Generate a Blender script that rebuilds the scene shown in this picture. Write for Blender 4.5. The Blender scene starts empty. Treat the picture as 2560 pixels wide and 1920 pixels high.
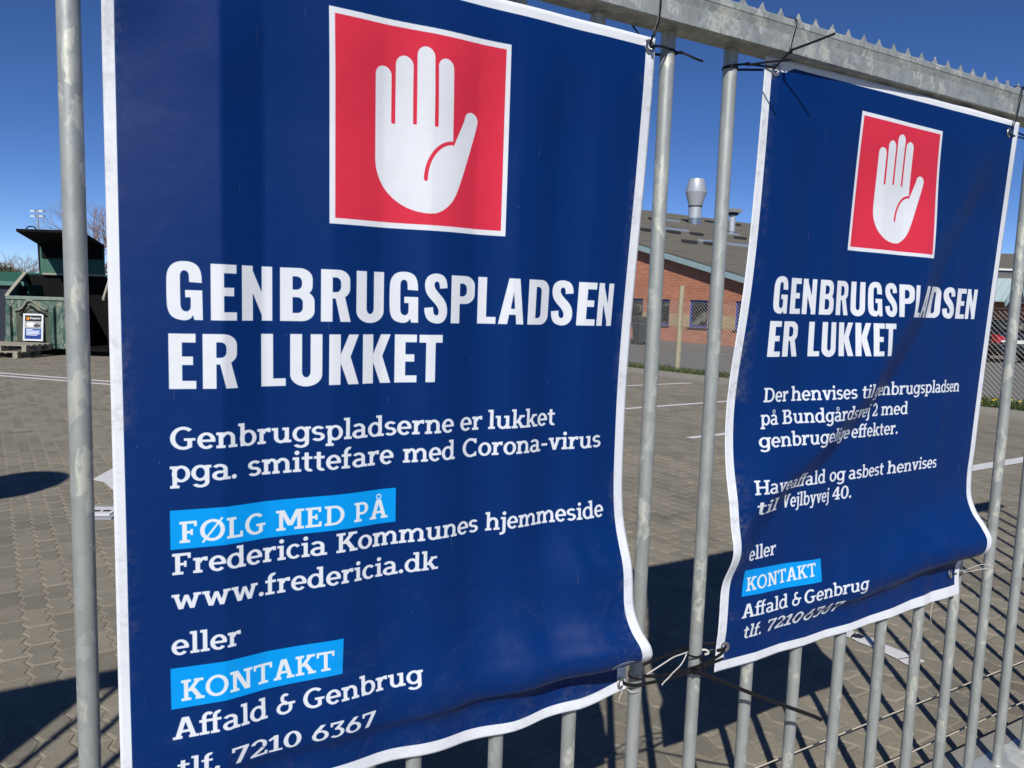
import bpy, bmesh, math, random
import numpy as np
from mathutils import Vector, Matrix

random.seed(7); rng = np.random.default_rng(7)
sc = bpy.context.scene
COL = sc.collection

# ------------------------------------------------------------------ camera
EYE = 1.654                                     # eye height above the paving, metres
cam = bpy.data.cameras.new('camera'); camo = bpy.data.objects.new('camera', cam); COL.objects.link(camo)
cam.sensor_width = 36.0; cam.lens = 36.0*1957.26/2560; cam.clip_start = .05; cam.clip_end = 3000
pitch, roll = math.radians(6.2737), math.radians(1.8209)
fwd = Vector((0, math.cos(pitch), -math.sin(pitch)))
r0 = Vector((1, 0, 0)); u0 = r0.cross(fwd)
rt = math.cos(roll)*r0+math.sin(roll)*u0; up = math.cos(roll)*u0-math.sin(roll)*r0
M = Matrix((rt, up, -fwd)).transposed().to_4x4(); M.translation = Vector((0, 0, EYE))
camo.matrix_world = M
sc.camera = camo
sc.render.resolution_x, sc.render.resolution_y = 1024, 768

# ------------------------------------------------------------------ daylight
SUN_AZ, SUN_EL = math.radians(186), math.radians(38.5)      # high behind the photographer
wd = bpy.data.worlds.new('World'); sc.world = wd; wd.use_nodes = True
wn, wl = wd.node_tree.nodes, wd.node_tree.links; wn.clear()
sky = wn.new('ShaderNodeTexSky'); sky.sky_type = 'NISHITA'; sky.sun_disc = False
sky.sun_elevation = SUN_EL; sky.sun_rotation = SUN_AZ
sky.altitude = 0; sky.air_density = .4; sky.dust_density = .0; sky.ozone_density = 2.2
hs = wn.new('ShaderNodeHueSaturation'); hs.inputs['Saturation'].default_value = 1.2; hs.inputs['Hue'].default_value = .509
bg = wn.new('ShaderNodeBackground'); bg.inputs['Strength'].default_value = .110
wo = wn.new('ShaderNodeOutputWorld')
wl.new(sky.outputs[0], hs.inputs['Color']); wl.new(hs.outputs[0], bg.inputs[0]); wl.new(bg.outputs[0], wo.inputs[0])
sun = bpy.data.lights.new('sun', 'SUN'); sun.energy = 5.0; sun.angle = math.radians(.53); sun.color = (1, .955, .89)
suno = bpy.data.objects.new('sun', sun); COL.objects.link(suno)
travel = Vector((math.sin(math.radians(6))*math.cos(SUN_EL), math.cos(math.radians(6))*math.cos(SUN_EL), -math.sin(SUN_EL)))
suno.rotation_euler = travel.to_track_quat('-Z', 'Y').to_euler(); suno.location = (-2, -10, 12)
vs = sc.view_settings; vs.view_transform = 'Standard'; vs.look = 'None'; vs.gamma = 1; vs.use_curve_mapping = False; vs.exposure = 0.0
sc.cycles.max_bounces = 6

# ------------------------------------------------------------------ helpers
PHI = math.radians(59.1266); PD = 1.30          # the gate's line: direction and distance from the photographer
FD = np.array([math.sin(PHI), math.cos(PHI), 0]); FN = np.array([-math.cos(PHI), math.sin(PHI), 0])
def fp(s, z, w=0.):
    """a point by the gate: s metres along it, z up, w metres out towards the street"""
    return Vector((FD*s+FN*(PD-w)+np.array([0, 0, z])).tolist())

def tag(o, label=None, cat=None, group=None, kind=None):
    if label: o['label'] = label
    if cat: o['category'] = cat
    if group: o['group'] = group
    if kind: o['kind'] = kind
    return o
def empty(name, loc=(0,0,0), rz=0):
    o = bpy.data.objects.new(name, None); COL.objects.link(o); o.location = loc; o.rotation_euler = (0,0,rz); o.empty_display_size = .1
    return o
def link(name, me, parent=None, mat=None, loc=None):
    o = bpy.data.objects.new(name, me); COL.objects.link(o)
    if mat and not me.materials: me.materials.append(mat)
    if parent: o.parent = parent
    if loc is not None: o.location = loc
    return o
class MB:
    """collects verts and faces, then becomes one mesh object"""
    def __init__(s): s.v, s.f, s.mi = [], [], []
    def add(s, verts, faces, m=0):
        n = len(s.v); s.v += [tuple(v) for v in verts]; s.f += [tuple(i+n for i in f) for f in faces]; s.mi += [m]*len(faces); return s
    def box(s, c, d, rz=0, m=0, tilt=None):
        x, y, z = d[0]/2, d[1]/2, d[2]/2
        R = Matrix.Rotation(rz, 3, 'Z')
        if tilt: R = R @ Matrix.Rotation(tilt[1], 3, tilt[0])
        vs = [Vector(c)+R @ Vector(p) for p in ((-x,-y,-z),(x,-y,-z),(x,y,-z),(-x,y,-z),(-x,-y,z),(x,-y,z),(x,y,z),(-x,y,z))]
        return s.add(vs, [(3,2,1,0),(4,5,6,7),(0,1,5,4),(1,2,6,5),(2,3,7,6),(3,0,4,7)], m)
    def hexa(s, a, b, m=0):
        """two quads a (bottom) and b (top), joined"""
        return s.add(list(a)+list(b), [(3,2,1,0),(4,5,6,7),(0,1,5,4),(1,2,6,5),(2,3,7,6),(3,0,4,7)], m)
    def prism(s, prof, p0, p1, ax, ay, m=0):
        """a closed 2D profile swept from p0 to p1"""
        p0, p1, ax, ay = Vector(p0), Vector(p1), Vector(ax), Vector(ay); n = len(prof)
        vs = [p0+ax*a+ay*b for a, b in prof]+[p1+ax*a+ay*b for a, b in prof]
        return s.add(vs, [tuple(range(n))[::-1], tuple(range(n, 2*n))]+[(i, (i+1) % n, (i+1) % n+n, i+n) for i in range(n)], m)
    def lathe(s, prof, c=(0,0,0), n=24, m=0):
        c = Vector(c); vs = []
        for r, z in prof: vs += [c+Vector((r*math.cos(2*math.pi*k/n), r*math.sin(2*math.pi*k/n), z)) for k in range(n)]
        fs = [(i*n+k, i*n+(k+1) % n, (i+1)*n+(k+1) % n, (i+1)*n+k) for i in range(len(prof)-1) for k in range(n)]
        fs += [tuple(range(n))[::-1], tuple((len(prof)-1)*n+k for k in range(n))]
        return s.add(vs, fs, m)
    def sweep(s, pts, r1, r2=None, axis=None, n=8, m=0, taper=None, smooth=0):
        """a tube (r2 None) or a flat strap with its width r1 along `axis` and thickness r2"""
        P = [Vector(p) for p in pts]
        for _ in range(smooth):
            Q = [P[0]]
            for a, b in zip(P[:-1], P[1:]): Q += [a*.75+b*.25, a*.25+b*.75]
            P = Q+[P[-1]]
        base = len(s.v); prevx = None
        for i, p in enumerate(P):
            t = (P[min(i+1, len(P)-1)]-P[max(i-1, 0)]).normalized()
            a = Vector(axis) if axis is not None else (prevx if prevx is not None else (Vector((0,0,1)) if abs(t.z) < .9 else Vector((1,0,0))))
            x = a-t*a.dot(t)
            x = x.normalized() if x.length > 1e-4 else t.orthogonal().normalized()
            prevx = x; y = t.cross(x)
            k = taper[0]+(taper[1]-taper[0])*i/(len(P)-1) if taper else 1
            if r2 is None: s.v += [tuple(p+(x*math.cos(q)+y*math.sin(q))*r1*k) for q in [2*math.pi*j/n for j in range(n)]]
            else:
                n = 8
                s.v += [tuple(p+x*a_*r1/2*k+y*b_*r2/2) for a_, b_ in ((1,.5),(.85,1),(-.85,1),(-1,.5),(-1,-.5),(-.85,-1),(.85,-1),(1,-.5))]
        L = len(P)
        fs = [(base+i*n+k, base+i*n+(k+1) % n, base+(i+1)*n+(k+1) % n, base+(i+1)*n+k) for i in range(L-1) for k in range(n)]
        fs += [tuple(base+k for k in range(n))[::-1], tuple(base+(L-1)*n+k for k in range(n))]
        s.f += fs; s.mi += [m]*len(fs); return s
    def mesh(s, name, mats, smooth=False, bevel=0):
        me = bpy.data.meshes.new(name); me.from_pydata(s.v, [], s.f)
        for mt in (mats if isinstance(mats, (list, tuple)) else [mats]): me.materials.append(mt)
        if any(s.mi): me.polygons.foreach_set('material_index', s.mi)
        bm = bmesh.new(); bm.from_mesh(me)
        bmesh.ops.recalc_face_normals(bm, faces=bm.faces)
        if bevel: bmesh.ops.bevel(bm, geom=[e for e in bm.edges if len(e.link_faces) == 2 and e.calc_face_angle(0) > .5], offset=bevel, segments=2, profile=.6, affect='EDGES')
        bm.to_mesh(me); bm.free()
        if smooth:
            me.polygons.foreach_set('use_smooth', [True]*len(me.polygons)); me.set_sharp_from_angle(angle=math.radians(38))
        me.update(); return me
    def build(s, name, mats, parent=None, smooth=False, bevel=0):
        return link(name, s.mesh(name, mats, smooth, bevel), parent)

# ------------------------------------------------------------------ materials
class NT:
    """a small helper to write node materials"""
    def __init__(s, name, rough=.6, metal=0., spec=.5):
        s.m = bpy.data.materials.new(name); s.m.use_nodes = True
        s.n, s.l = s.m.node_tree.nodes, s.m.node_tree.links
        s.b = s.n['Principled BSDF']; s.set('Roughness', rough); s.set('Metallic', metal); s.set('Specular IOR Level', spec)
    def set(s, k, v):
        if isinstance(v, bpy.types.NodeSocket): s.l.new(v, s.b.inputs[k])
        elif k == 'Base Color': s.b.inputs[k].default_value = (*v[:3], 1)
        else: s.b.inputs[k].default_value = v
        return s
    def new(s, t, **kw):
        n = s.n.new('ShaderNode'+t)
        for k, v in kw.items():
            if hasattr(n, k) and k not in ('Scale',): setattr(n, k, v)
        return n
    def co(s, which='Object', scale=(1,1,1), rot=(0,0,0), loc=(0,0,0)):
        t = s.new('TexCoord') if which != 'UV' else s.new('UVMap'); mp = s.new('Mapping')
        s.l.new(t.outputs[which], mp.inputs[0]); mp.inputs['Scale'].default_value = scale; mp.inputs['Rotation'].default_value = rot; mp.inputs['Location'].default_value = loc
        return mp.outputs[0]
    def world(s, scale=(1,1,1), rot=(0,0,0)):
        g = s.new('NewGeometry'); mp = s.new('Mapping'); s.l.new(g.outputs['Position'], mp.inputs[0]); mp.inputs['Scale'].default_value = scale; mp.inputs['Rotation'].default_value = rot
        return mp.outputs[0]
    def noise(s, co, scale, detail=4, rough=.55, dist=0):
        n = s.new('TexNoise'); s.l.new(co, n.inputs['Vector']); n.inputs['Scale'].default_value = scale; n.inputs['Detail'].default_value = detail
        n.inputs['Roughness'].default_value = rough; n.inputs['Distortion'].default_value = dist; return n.outputs[0]
    def voro(s, co, scale, feature='F1', out='Distance', rnd=1.):
        n = s.new('TexVoronoi'); n.feature = feature; s.l.new(co, n.inputs['Vector']); n.inputs['Scale'].default_value = scale; n.inputs['Randomness'].default_value = rnd
        return n.outputs[out]
    def ramp(s, f, stops, interp='LINEAR'):
        r = s.new('ValToRGB'); s.l.new(f, r.inputs[0]); cr = r.color_ramp; cr.interpolation = interp
        while len(cr.elements) < len(stops): cr.elements.new(.5)
        for e, (p, c) in zip(cr.elements, stops):
            e.position = p; e.color = (*c, 1) if isinstance(c, tuple) else (c, c, c, 1)
        return r.outputs[0]
    def mix(s, f, a, b, mode='MIX'):
        m = s.new('Mix'); m.data_type = 'RGBA'; m.blend_type = mode
        for k, v in ((0, f), (6, a), (7, b)):
            if isinstance(v, bpy.types.NodeSocket): s.l.new(v, m.inputs[k])
            else: m.inputs[k].default_value = v if k == 0 else (*v[:3], 1)
        return m.outputs[2]
    def math(s, op, a, b=0., c=0.):
        m = s.new('Math'); m.operation = op
        for k, v in enumerate((a, b, c)):
            if isinstance(v, bpy.types.NodeSocket): s.l.new(v, m.inputs[k])
            else: m.inputs[k].default_value = v
        return m.outputs[0]
    def bump(s, h, strength=.3, dist=.01, normal=None):
        b = s.new('Bump'); s.l.new(h, b.inputs['Height']); b.inputs['Strength'].default_value = strength; b.inputs['Distance'].default_value = dist
        if normal: s.l.new(normal, b.inputs['Normal'])
        s.l.new(b.outputs[0], s.b.inputs['Normal']); return b.outputs[0]
def flat(name, col, rough=.6, metal=0., spec=.5, var=.15, scale=6, bump=.0, bscale=60):
    """a plain colour with a little mottling"""
    t = NT(name, rough, metal, spec); co = t.co()
    n = t.noise(co, scale, 5); c = t.mix(n, tuple(x*(1-var) for x in col), tuple(min(1, x*(1+var)) for x in col)); t.set('Base Color', c)
    if bump: t.bump(t.noise(co, bscale, 3), bump, .004)
    return t.m
def galvanised(name, base=.40, big=1., stretch=1., fl=.6, sp0=.90):
    t = NT(name, .45, .35); co = t.co(scale=(1, 1, stretch))
    g = t.new('ObjectInfo'); off = t.new('VectorMath'); off.operation = 'ADD'; t.l.new(co, off.inputs[0])
    cmb = t.new('CombineXYZ'); r = t.math('MULTIPLY', g.outputs['Random'], 37.); t.l.new(r, cmb.inputs[2]); t.l.new(cmb.outputs[0], off.inputs[1]); co = off.outputs[0]
    warp = t.noise(co, 30*big, 3); wv = t.new('VectorMath'); wv.operation = 'ADD'; t.l.new(co, wv.inputs[0])
    w2 = t.new('VectorMath'); w2.operation = 'SCALE'; nn = t.new('TexNoise'); t.l.new(co, nn.inputs['Vector']); nn.inputs['Scale'].default_value = 22*big; t.l.new(nn.outputs[1], w2.inputs[0]); w2.inputs['Scale'].default_value = .05
    t.l.new(w2.outputs[0], wv.inputs[1]); co2 = wv.outputs[0]
    cells = t.voro(co2, 34*big, 'F1', 'Color'); cell = t.new('SeparateColor'); t.l.new(cells, cell.inputs[0])
    n1 = t.noise(co, 9*big, 6, .6)
    a = t.ramp(n1, [(.3, (base*.82, base*.89, base*.86)), (.7, (base*1.0, base*1.05, base*1.0))])
    sp = t.ramp(cell.outputs[0], [(.0, sp0), (.55, .99), (.9, 1.03), (1., 2-sp0)])
    a = t.mix(1., a, sp, 'MULTIPLY')
    big_n = t.voro(co2, 15*big, 'F1', 'Color'); bc = t.new('SeparateColor'); t.l.new(big_n, bc.inputs[0])
    flake = t.math('MULTIPLY', t.ramp(bc.outputs[1], [(.80, 0.), (.82, 1.)]), t.ramp(t.noise(co2, 40*big, 3), [(.40, 0.), (.52, 1.)]))
    a = t.mix(t.math('MULTIPLY', flake, fl), a, (base*1.5, base*1.5, base*1.30))
    dark = t.ramp(t.noise(co, 120*big, 4, .7), [(.62, 0.), (.78, .55)])
    a = t.mix(dark, a, (base*.55, base*.57, base*.55))
    t.set('Base Color', a); t.set('Roughness', t.ramp(cell.outputs[1], [(0, .40), (1, .58)]))
    t.bump(t.noise(co, 180*big, 3), .12, .002)
    return t.m
# ------------------------------------------------------------------ lettering (drawn glyph by glyph, no font files)
def ell(cx, cy, rx, ry, a0, a1, tx, ty, n=None):
    """an elliptical arc stroke: outer radii rx, ry, inner radii less tx, ty"""
    n = n or max(6, int(abs(a1-a0)/11))
    a = np.radians(np.linspace(a0, a1, n+1))
    o = np.stack([cx+rx*np.cos(a), cy+ry*np.sin(a)], 1)
    i = np.stack([cx+(rx-tx)*np.cos(a), cy+(ry-ty)*np.sin(a)], 1)[::-1]
    return np.concatenate([o, i])
def rc(x0, y0, x1, y1): return np.array([(x0,y0),(x1,y0),(x1,y1),(x0,y1)], float)
def ln(x0, y0, x1, y1, t):
    d = np.array([x1-x0, y1-y0], float); d /= np.hypot(*d); n = np.array([-d[1], d[0]])*t/2
    a, b = np.array([x0,y0]), np.array([x1,y1])
    return np.stack([a+n, b+n, b-n, a-n])
def hl(x0, x1, y0, y1, t):
    """a slanted stem whose ends are cut level; t is its level width"""
    return np.array([(x0-t/2,y0),(x0+t/2,y0),(x1+t/2,y1),(x1-t/2,y1)], float)
def poly(*p): return np.array(p, float)

def slab_glyphs():
    T, h, X, C = 18, 13, 72, 100
    g = {}
    def sf(x, y=0, w=9, t=T): return rc(x-w, y, x+t+w, y+h)          # a serif under (or on) a stem at x
    g['o'] = (70, [ell(35,36,35,38,0,360,T,h,40)])
    g['e'] = (68, [ell(34,36,34,38,0,318,T,h), rc(12,30,67,42)])
    g['c'] = (62, [ell(34,36,34,38,42,318,T,h)])
    def arch(x, w, y0=0): return [ell(x+w/2, 44, w/2, 30, 0, 165, T, 14), rc(x+w-T, y0, x+w, 45)]
    g['n'] = (84, [rc(9,0,27,X), rc(0,X-h,12,X), sf(9)] + arch(13,61) + [sf(56)])
    g['m'] = (126, [rc(9,0,27,X), rc(0,X-h,12,X), sf(9)] + arch(15,53) + arch(57,59) + [sf(50,0,7), sf(98)])
    g['h'] = (84, [rc(9,0,27,106), rc(0,93,12,106), sf(9)] + arch(13,61) + [sf(56)])
    g['r'] = (58, [rc(9,0,27,X), rc(0,X-h,12,X), sf(9), ell(47,42,34,32,78,170,T,14), rc(43,54,56,X+2)])
    g['u'] = (84, [rc(9,26,27,X), rc(0,X-h,12,X), ell(39.5,28,30.5,30,180,345,T,14), rc(54,0,72,X), rc(44,X-h,56,X), rc(70,0,82,h)])
    g['i'] = (38, [rc(11,0,29,X), rc(1,X-h,14,X), sf(11), ell(20,93,11,11,0,360,11,11,14)])
    g['l'] = (38, [rc(11,0,29,106), rc(1,93,14,106), sf(11)])
    g['j'] = (36, [rc(12,-10,30,X), rc(1,X-h,14,X), ell(6,-8,24,22,270,360,T,14), rc(-4,-30,7,-16), ell(21,93,11,11,0,360,11,11,14)])
    g['t'] = (50, [rc(12,18,30,92), rc(0,X-h,46,X), ell(36,20,24,22,180,300,T,14)])
    g['f'] = (48, [rc(11,0,29,82), sf(11,0,11), rc(0,X-h,45,X), ell(37,80,26,27,70,180,T,14)])
    g['ff'] = (92, [rc(11,0,29,82), sf(11,0,11), rc(0,X-h,89,X), ell(37,80,26,27,40,180,T,14),
                    rc(54,0,72,82), sf(54,0,9), ell(80,80,26,27,70,180,T,14)])
    r = (X+2+h)/4
    g['s'] = (58, [ell(29,X+1-r,28,r,28,270,T-1,h), ell(28,-1+r,29,r,-150,90,T-1,h)])
    g['a'] = (74, [ell(30,49,32,25,0,148,T,h), rc(44,8,62,50), rc(44,0,74,h), ell(31,21,31,23,60,330,T,h), rc(30,32,50,44)])
    g['b'] = (78, [rc(9,0,27,106), rc(0,93,12,106), ell(42,36,35,38,0,360,T,h,40)])
    g['d'] = (80, [rc(51,0,69,106), rc(41,93,54,106), rc(67,0,79,h), ell(35,36,35,38,0,360,T,h,40)])
    g['p'] = (78, [rc(9,-28,27,X), rc(0,X-h,12,X), sf(9,-28), ell(42,36,35,38,0,360,T,h,40)])
    g['g'] = (78, [rc(52,-7,70,X), rc(66,X-h,78,X), ell(35,37,35,37,0,360,T,h,40), ell(36,-5,34,25,205,360,T,13)])
    g['k'] = (82, [rc(9,0,27,106), rc(0,93,12,106), sf(9), hl(30,60,28,X,20), hl(38,66,42,0,22), rc(44,X-h,78,X), rc(50,0,84,h)])
    g['v'] = (76, [hl(15,38,X,0,19), hl(61,38,X,0,19), rc(1,X-h,32,X), rc(45,X-h,76,X)])
    g['w'] = (112, [hl(15,35,X,0,18), hl(56,36,X-6,0,16), hl(56,77,X-6,0,16), hl(97,77,X,0,18), rc(1,X-h,31,X), rc(82,X-h,112,X)])
    g['y'] = (76, [hl(15,40,X,2,19), hl(61,30,X,-28,18), rc(1,X-h,32,X), rc(45,X-h,76,X), rc(6,-28,34,-15)])
    g['.'] = (28, [ell(13,10,11,11,0,360,11,11,14)])
    g['-'] = (50, [rc(6,29,44,43)])
    g[' '] = (34, [])
    # capitals
    g['E'] = (80, [rc(11,0,30,C), rc(0,0,72,h), rc(0,C-h,70,C), rc(58,C-26,70,C), rc(60,0,72,27), rc(28,44,54,57), rc(44,36,54,65)])
    g['F'] = (76, [rc(11,0,30,C), rc(0,0,42,h), rc(0,C-h,70,C), rc(58,C-26,70,C), rc(28,42,54,55), rc(44,34,54,63)])
    g['L'] = (74, [rc(11,0,30,C), rc(0,0,70,h), rc(0,C-h,42,C), rc(58,0,70,29)])
    g['G'] = (96, [ell(48,50,48,52,48,312,T+1,h+1), rc(62,8,80,50), rc(50,38,92,50)])
    g['C'] = (88, [ell(48,50,48,52,48,312,T+1,h+1), rc(68,72,80,98), rc(69,2,80,27)])
    g['O'] = (104, [ell(51,50,51,52,0,360,T+1,h+1,48)])
    g['Ø'] = (104, g['O'][1] + [ln(10,-6,92,106,9)])
    g['D'] = (98, [rc(11,0,30,C), rc(0,0,48,h), rc(0,C-h,48,C), ell(44,50,49,50,-90,90,T+1,h)])
    g['P'] = (82, [rc(11,0,30,C), rc(0,0,42,h), rc(0,C-h,48,C), rc(24,36,48,49), ell(46,68,32,32,-90,90,T+1,h)])
    g['B'] = (88, [rc(11,0,30,C), rc(0,0,50,h), rc(0,C-h,46,C), rc(24,46,48,58), ell(45,75,29,25,-90,90,T+1,h), ell(48,28,33,29,-90,90,T+1,h)])
    g['A'] = (102, [hl(19,47,6,C,21), hl(82,54,6,C,21), rc(28,28,74,41), rc(0,0,38,h), rc(63,0,102,h)])
    g['Å'] = (102, g['A'][1] + [ell(50.5,116,15,15,0,360,6,6,24)])
    g['å'] = (74, g['a'][1] + [ell(33,93,14,14,0,360,6,6,24)])
    g['K'] = (98, [rc(11,0,30,C), rc(0,0,42,h), rc(0,C-h,42,C), hl(32,74,42,C-6,22), hl(46,80,58,6,24), rc(54,C-h,96,C), rc(60,0,100,h)])
    g['M'] = (124, [rc(13,0,31,C), rc(93,0,111,C), rc(0,0,42,h), rc(80,0,124,h), rc(0,C-h,30,C), rc(94,C-h,124,C), hl(26,62,C,22,22), hl(98,62,C,22,22)])
    g['N'] = (106, [rc(13,0,31,C), rc(76,0,94,C), rc(0,0,42,h), rc(0,C-h,30,C), rc(64,C-h,106,C), hl(26,80,C,0,23)])
    g['T'] = (90, [rc(36,0,55,C), rc(22,0,69,h), rc(0,C-h,90,C), rc(0,C-28,12,C), rc(78,C-28,90,C)])
    g['H'] = (104, [rc(11,0,30,C), rc(74,0,93,C), rc(0,0,41,h), rc(64,0,104,h), rc(0,C-h,41,C), rc(64,C-h,104,C), rc(28,44,76,57)])
    g['V'] = (98, [hl(19,49,C,0,22), hl(79,49,C,0,22), rc(0,C-h,38,C), rc(60,C-h,98,C)])
    r2 = (C+h)/4
    g['&'] = (96, [ell(44,77,24,25,40,300,T,h), ell(38,29,38,31,60,300,T,h), rc(40,44,92,57), rc(60,28,78,57), ell(40,29,38,31,-90,0,T,h)])
    # figures
    g['0'] = (74, [ell(37,50,36,52,0,360,T+1,h,44)])
    g['1'] = (56, [rc(20,0,39,C), rc(2,0,56,h), ln(24,92,2,76,13)])
    g['2'] = (72, [ell(35,69,33,33,-38,165,T,h), poly((2,0),(2,12),(46,54),(60,44),(24,12),(24,0)), rc(2,0,70,h), rc(58,0,70,25)])
    g['7'] = (70, [rc(2,C-h,68,C), rc(2,C-27,14,C), hl(59,26,C-4,0,20)])
    g['6'] = (74, [ell(37,33,36,35,0,360,T,h,40), poly((2,38),(20,44),(60,100),(38,100),(12,66))])
    g['3'] = (70, [rc(4,C-h,64,C), rc(4,C-26,15,C), poly((46,88),(64,88),(40,56),(22,58)), ell(32,31,35,33,-140,90,T,h), rc(24,51,34,64)])
    g['4'] = (78, [rc(44,0,63,C), rc(32,0,74,h), rc(2,26,76,39), poly((2,39),(20,39),(52,84),(48,C),(44,C))])
    return g

def gothic_glyphs():
    """condensed bold capitals as on the banner; cap height 100"""
    g = {}
    def arc(cx, cy, rx, ry, a0, a1, n=9): a = np.radians(np.linspace(a0, a1, n)); return [(cx+rx*math.cos(q), cy+ry*math.sin(q)) for q in a]
    def bowl(x0, y0, x1, y1, xi, yi0, yi1, rx=21, ry=20, qx=9, qy=10):
        """the right half of a bowl with its counter"""
        ry = min(ry, (y1-y0)/2); qy = min(qy, (yi1-yi0)/2)
        o = [(x0,y1)]+arc(x1-rx, y1-ry, rx, ry, 90, 0)+arc(x1-rx, y0+ry, rx, ry, 0, -90)+[(x0,y0)]
        i = [(x0,yi0)]+arc(xi-qx, yi0+qy, qx, qy, -90, 0)+arc(xi-qx, yi1-qy, qx, qy, 0, 90)+[(x0,yi1)]
        return np.array(o+i)
    def tr(pts, x0, w, W, yb, h): return np.array([((x-x0)/w*W, (yb-y)/h*100) for x, y in pts])
    def cr(P, n=3):
        """smooth a traced outline with Chaikin cuts, keeping sharp corners"""
        P = np.asarray(P, float)
        for _ in range(2):
            Q = []
            for i in range(len(P)):
                p0, p, p1 = P[i-1], P[i], P[(i+1) % len(P)]
                u, v = p-p0, p1-p; c = (u@v)/(np.hypot(*u)*np.hypot(*v)+1e-9)
                if c < .55: Q.append(p)
                else: Q += [p*.75+p0*.25, p*.75+p1*.25]
            P = np.array(Q)
        return P
    g['G'] = (61, [cr(tr([(390,258),(388,190),(372,130),(340,90),(290,68),(220,62),(155,72),(105,100),(72,150),(60,210),(60,440),(70,510),(95,560),(140,590),(215,605),(260,598),(290,580),(305,555),(315,598),(397,598),(393,325),(232,325),(233,392),(283,392),(284,480),(275,505),(255,520),(230,520),(208,510),(192,485),(188,440),(186,200),(192,170),(210,150),(235,148),(258,160),(268,185),(270,253)], 58, 339, 61, 598, 520))])
    g['S'] = (48, [cr(tr([(455,235),(450,180),(432,135),(400,108),(345,95),(290,105),(250,135),(232,180),(232,240),(245,290),(275,335),(320,380),(350,415),(367,450),(367,485),(358,500),(345,503),(325,495),(315,470),(312,422),(228,432),(232,480),(248,530),(280,565),(345,585),(400,575),(435,545),(455,500),(457,440),(445,385),(415,335),(370,290),(335,250),(322,220),(322,195),(332,178),(348,174),(362,180),(372,200),(375,243)], 228, 229, 48, 577, 470))])
    g['E'] = (45, [rc(0,0,22,100), rc(0,0,45,15), rc(0,84,44.5,100), rc(0,43.5,40,59)])
    g['N'] = (51, [rc(0,0,18.4,100), rc(33.5,0,51,100), poly((0,100),(15,100),(33.5,53),(51,0),(37.4,0),(18.4,50))])
    g['B'] = (57, [rc(0,0,20.7,100), bowl(20,47,53.7,100,36,59.4,84), bowl(20,0,57,57.5,37.4,15.5,45)])
    g['R'] = (53, [rc(0,0,19.8,100), bowl(19,44.5,51.6,100,34.6,57,85), poly((24.7,46),(42,49),(53,0),(34.2,0))])
    g['U'] = (50, [np.array([(0,100),(18.5,100),(18.5,32)]+arc(25,27,6.5,11,180,360,11)+[(31.5,32),(31.5,100),(50,100),(50,22)]+arc(25,22,25,24,0,-180,19))])
    g['P'] = (50, [rc(0,0,17.8,100), bowl(17,41,50,100,32.4,57,83.5)])
    g['L'] = (39, [rc(0,0,19,100), rc(0,0,39,15)])
    g['A'] = (56, [poly((0,0),(20,100),(44,100),(56,0),(38.7,0),(36.8,20.7),(22.5,20.7),(19.2,0)), ])
    g['A'][1][0] = poly((0,0),(20,100),(31,100),(31,70.7),(25.6,34),(31,34),(31,20.7),(22.5,20.7),(19.2,0))
    g['A'][1].append(poly((30.9,100),(44,100),(56,0),(38.7,0),(36.8,20.7),(30.9,20.7),(30.9,34),(34.6,34),(30.9,70.7)))
    g['D'] = (53, [rc(0,0,19.4,100), bowl(19,0,53,100,32.6,14.7,84,ry=22,qx=8,qy=9)])
    g['K'] = (58, [rc(0,0,21.7,100), poly((21.6,60),(37.7,100),(57.4,100),(41,55.7),(58,0),(36.7,0),(21.6,43))])
    g['T'] = (51, [rc(14,0,35,100), rc(0,83.4,51,100)])
    return g

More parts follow.
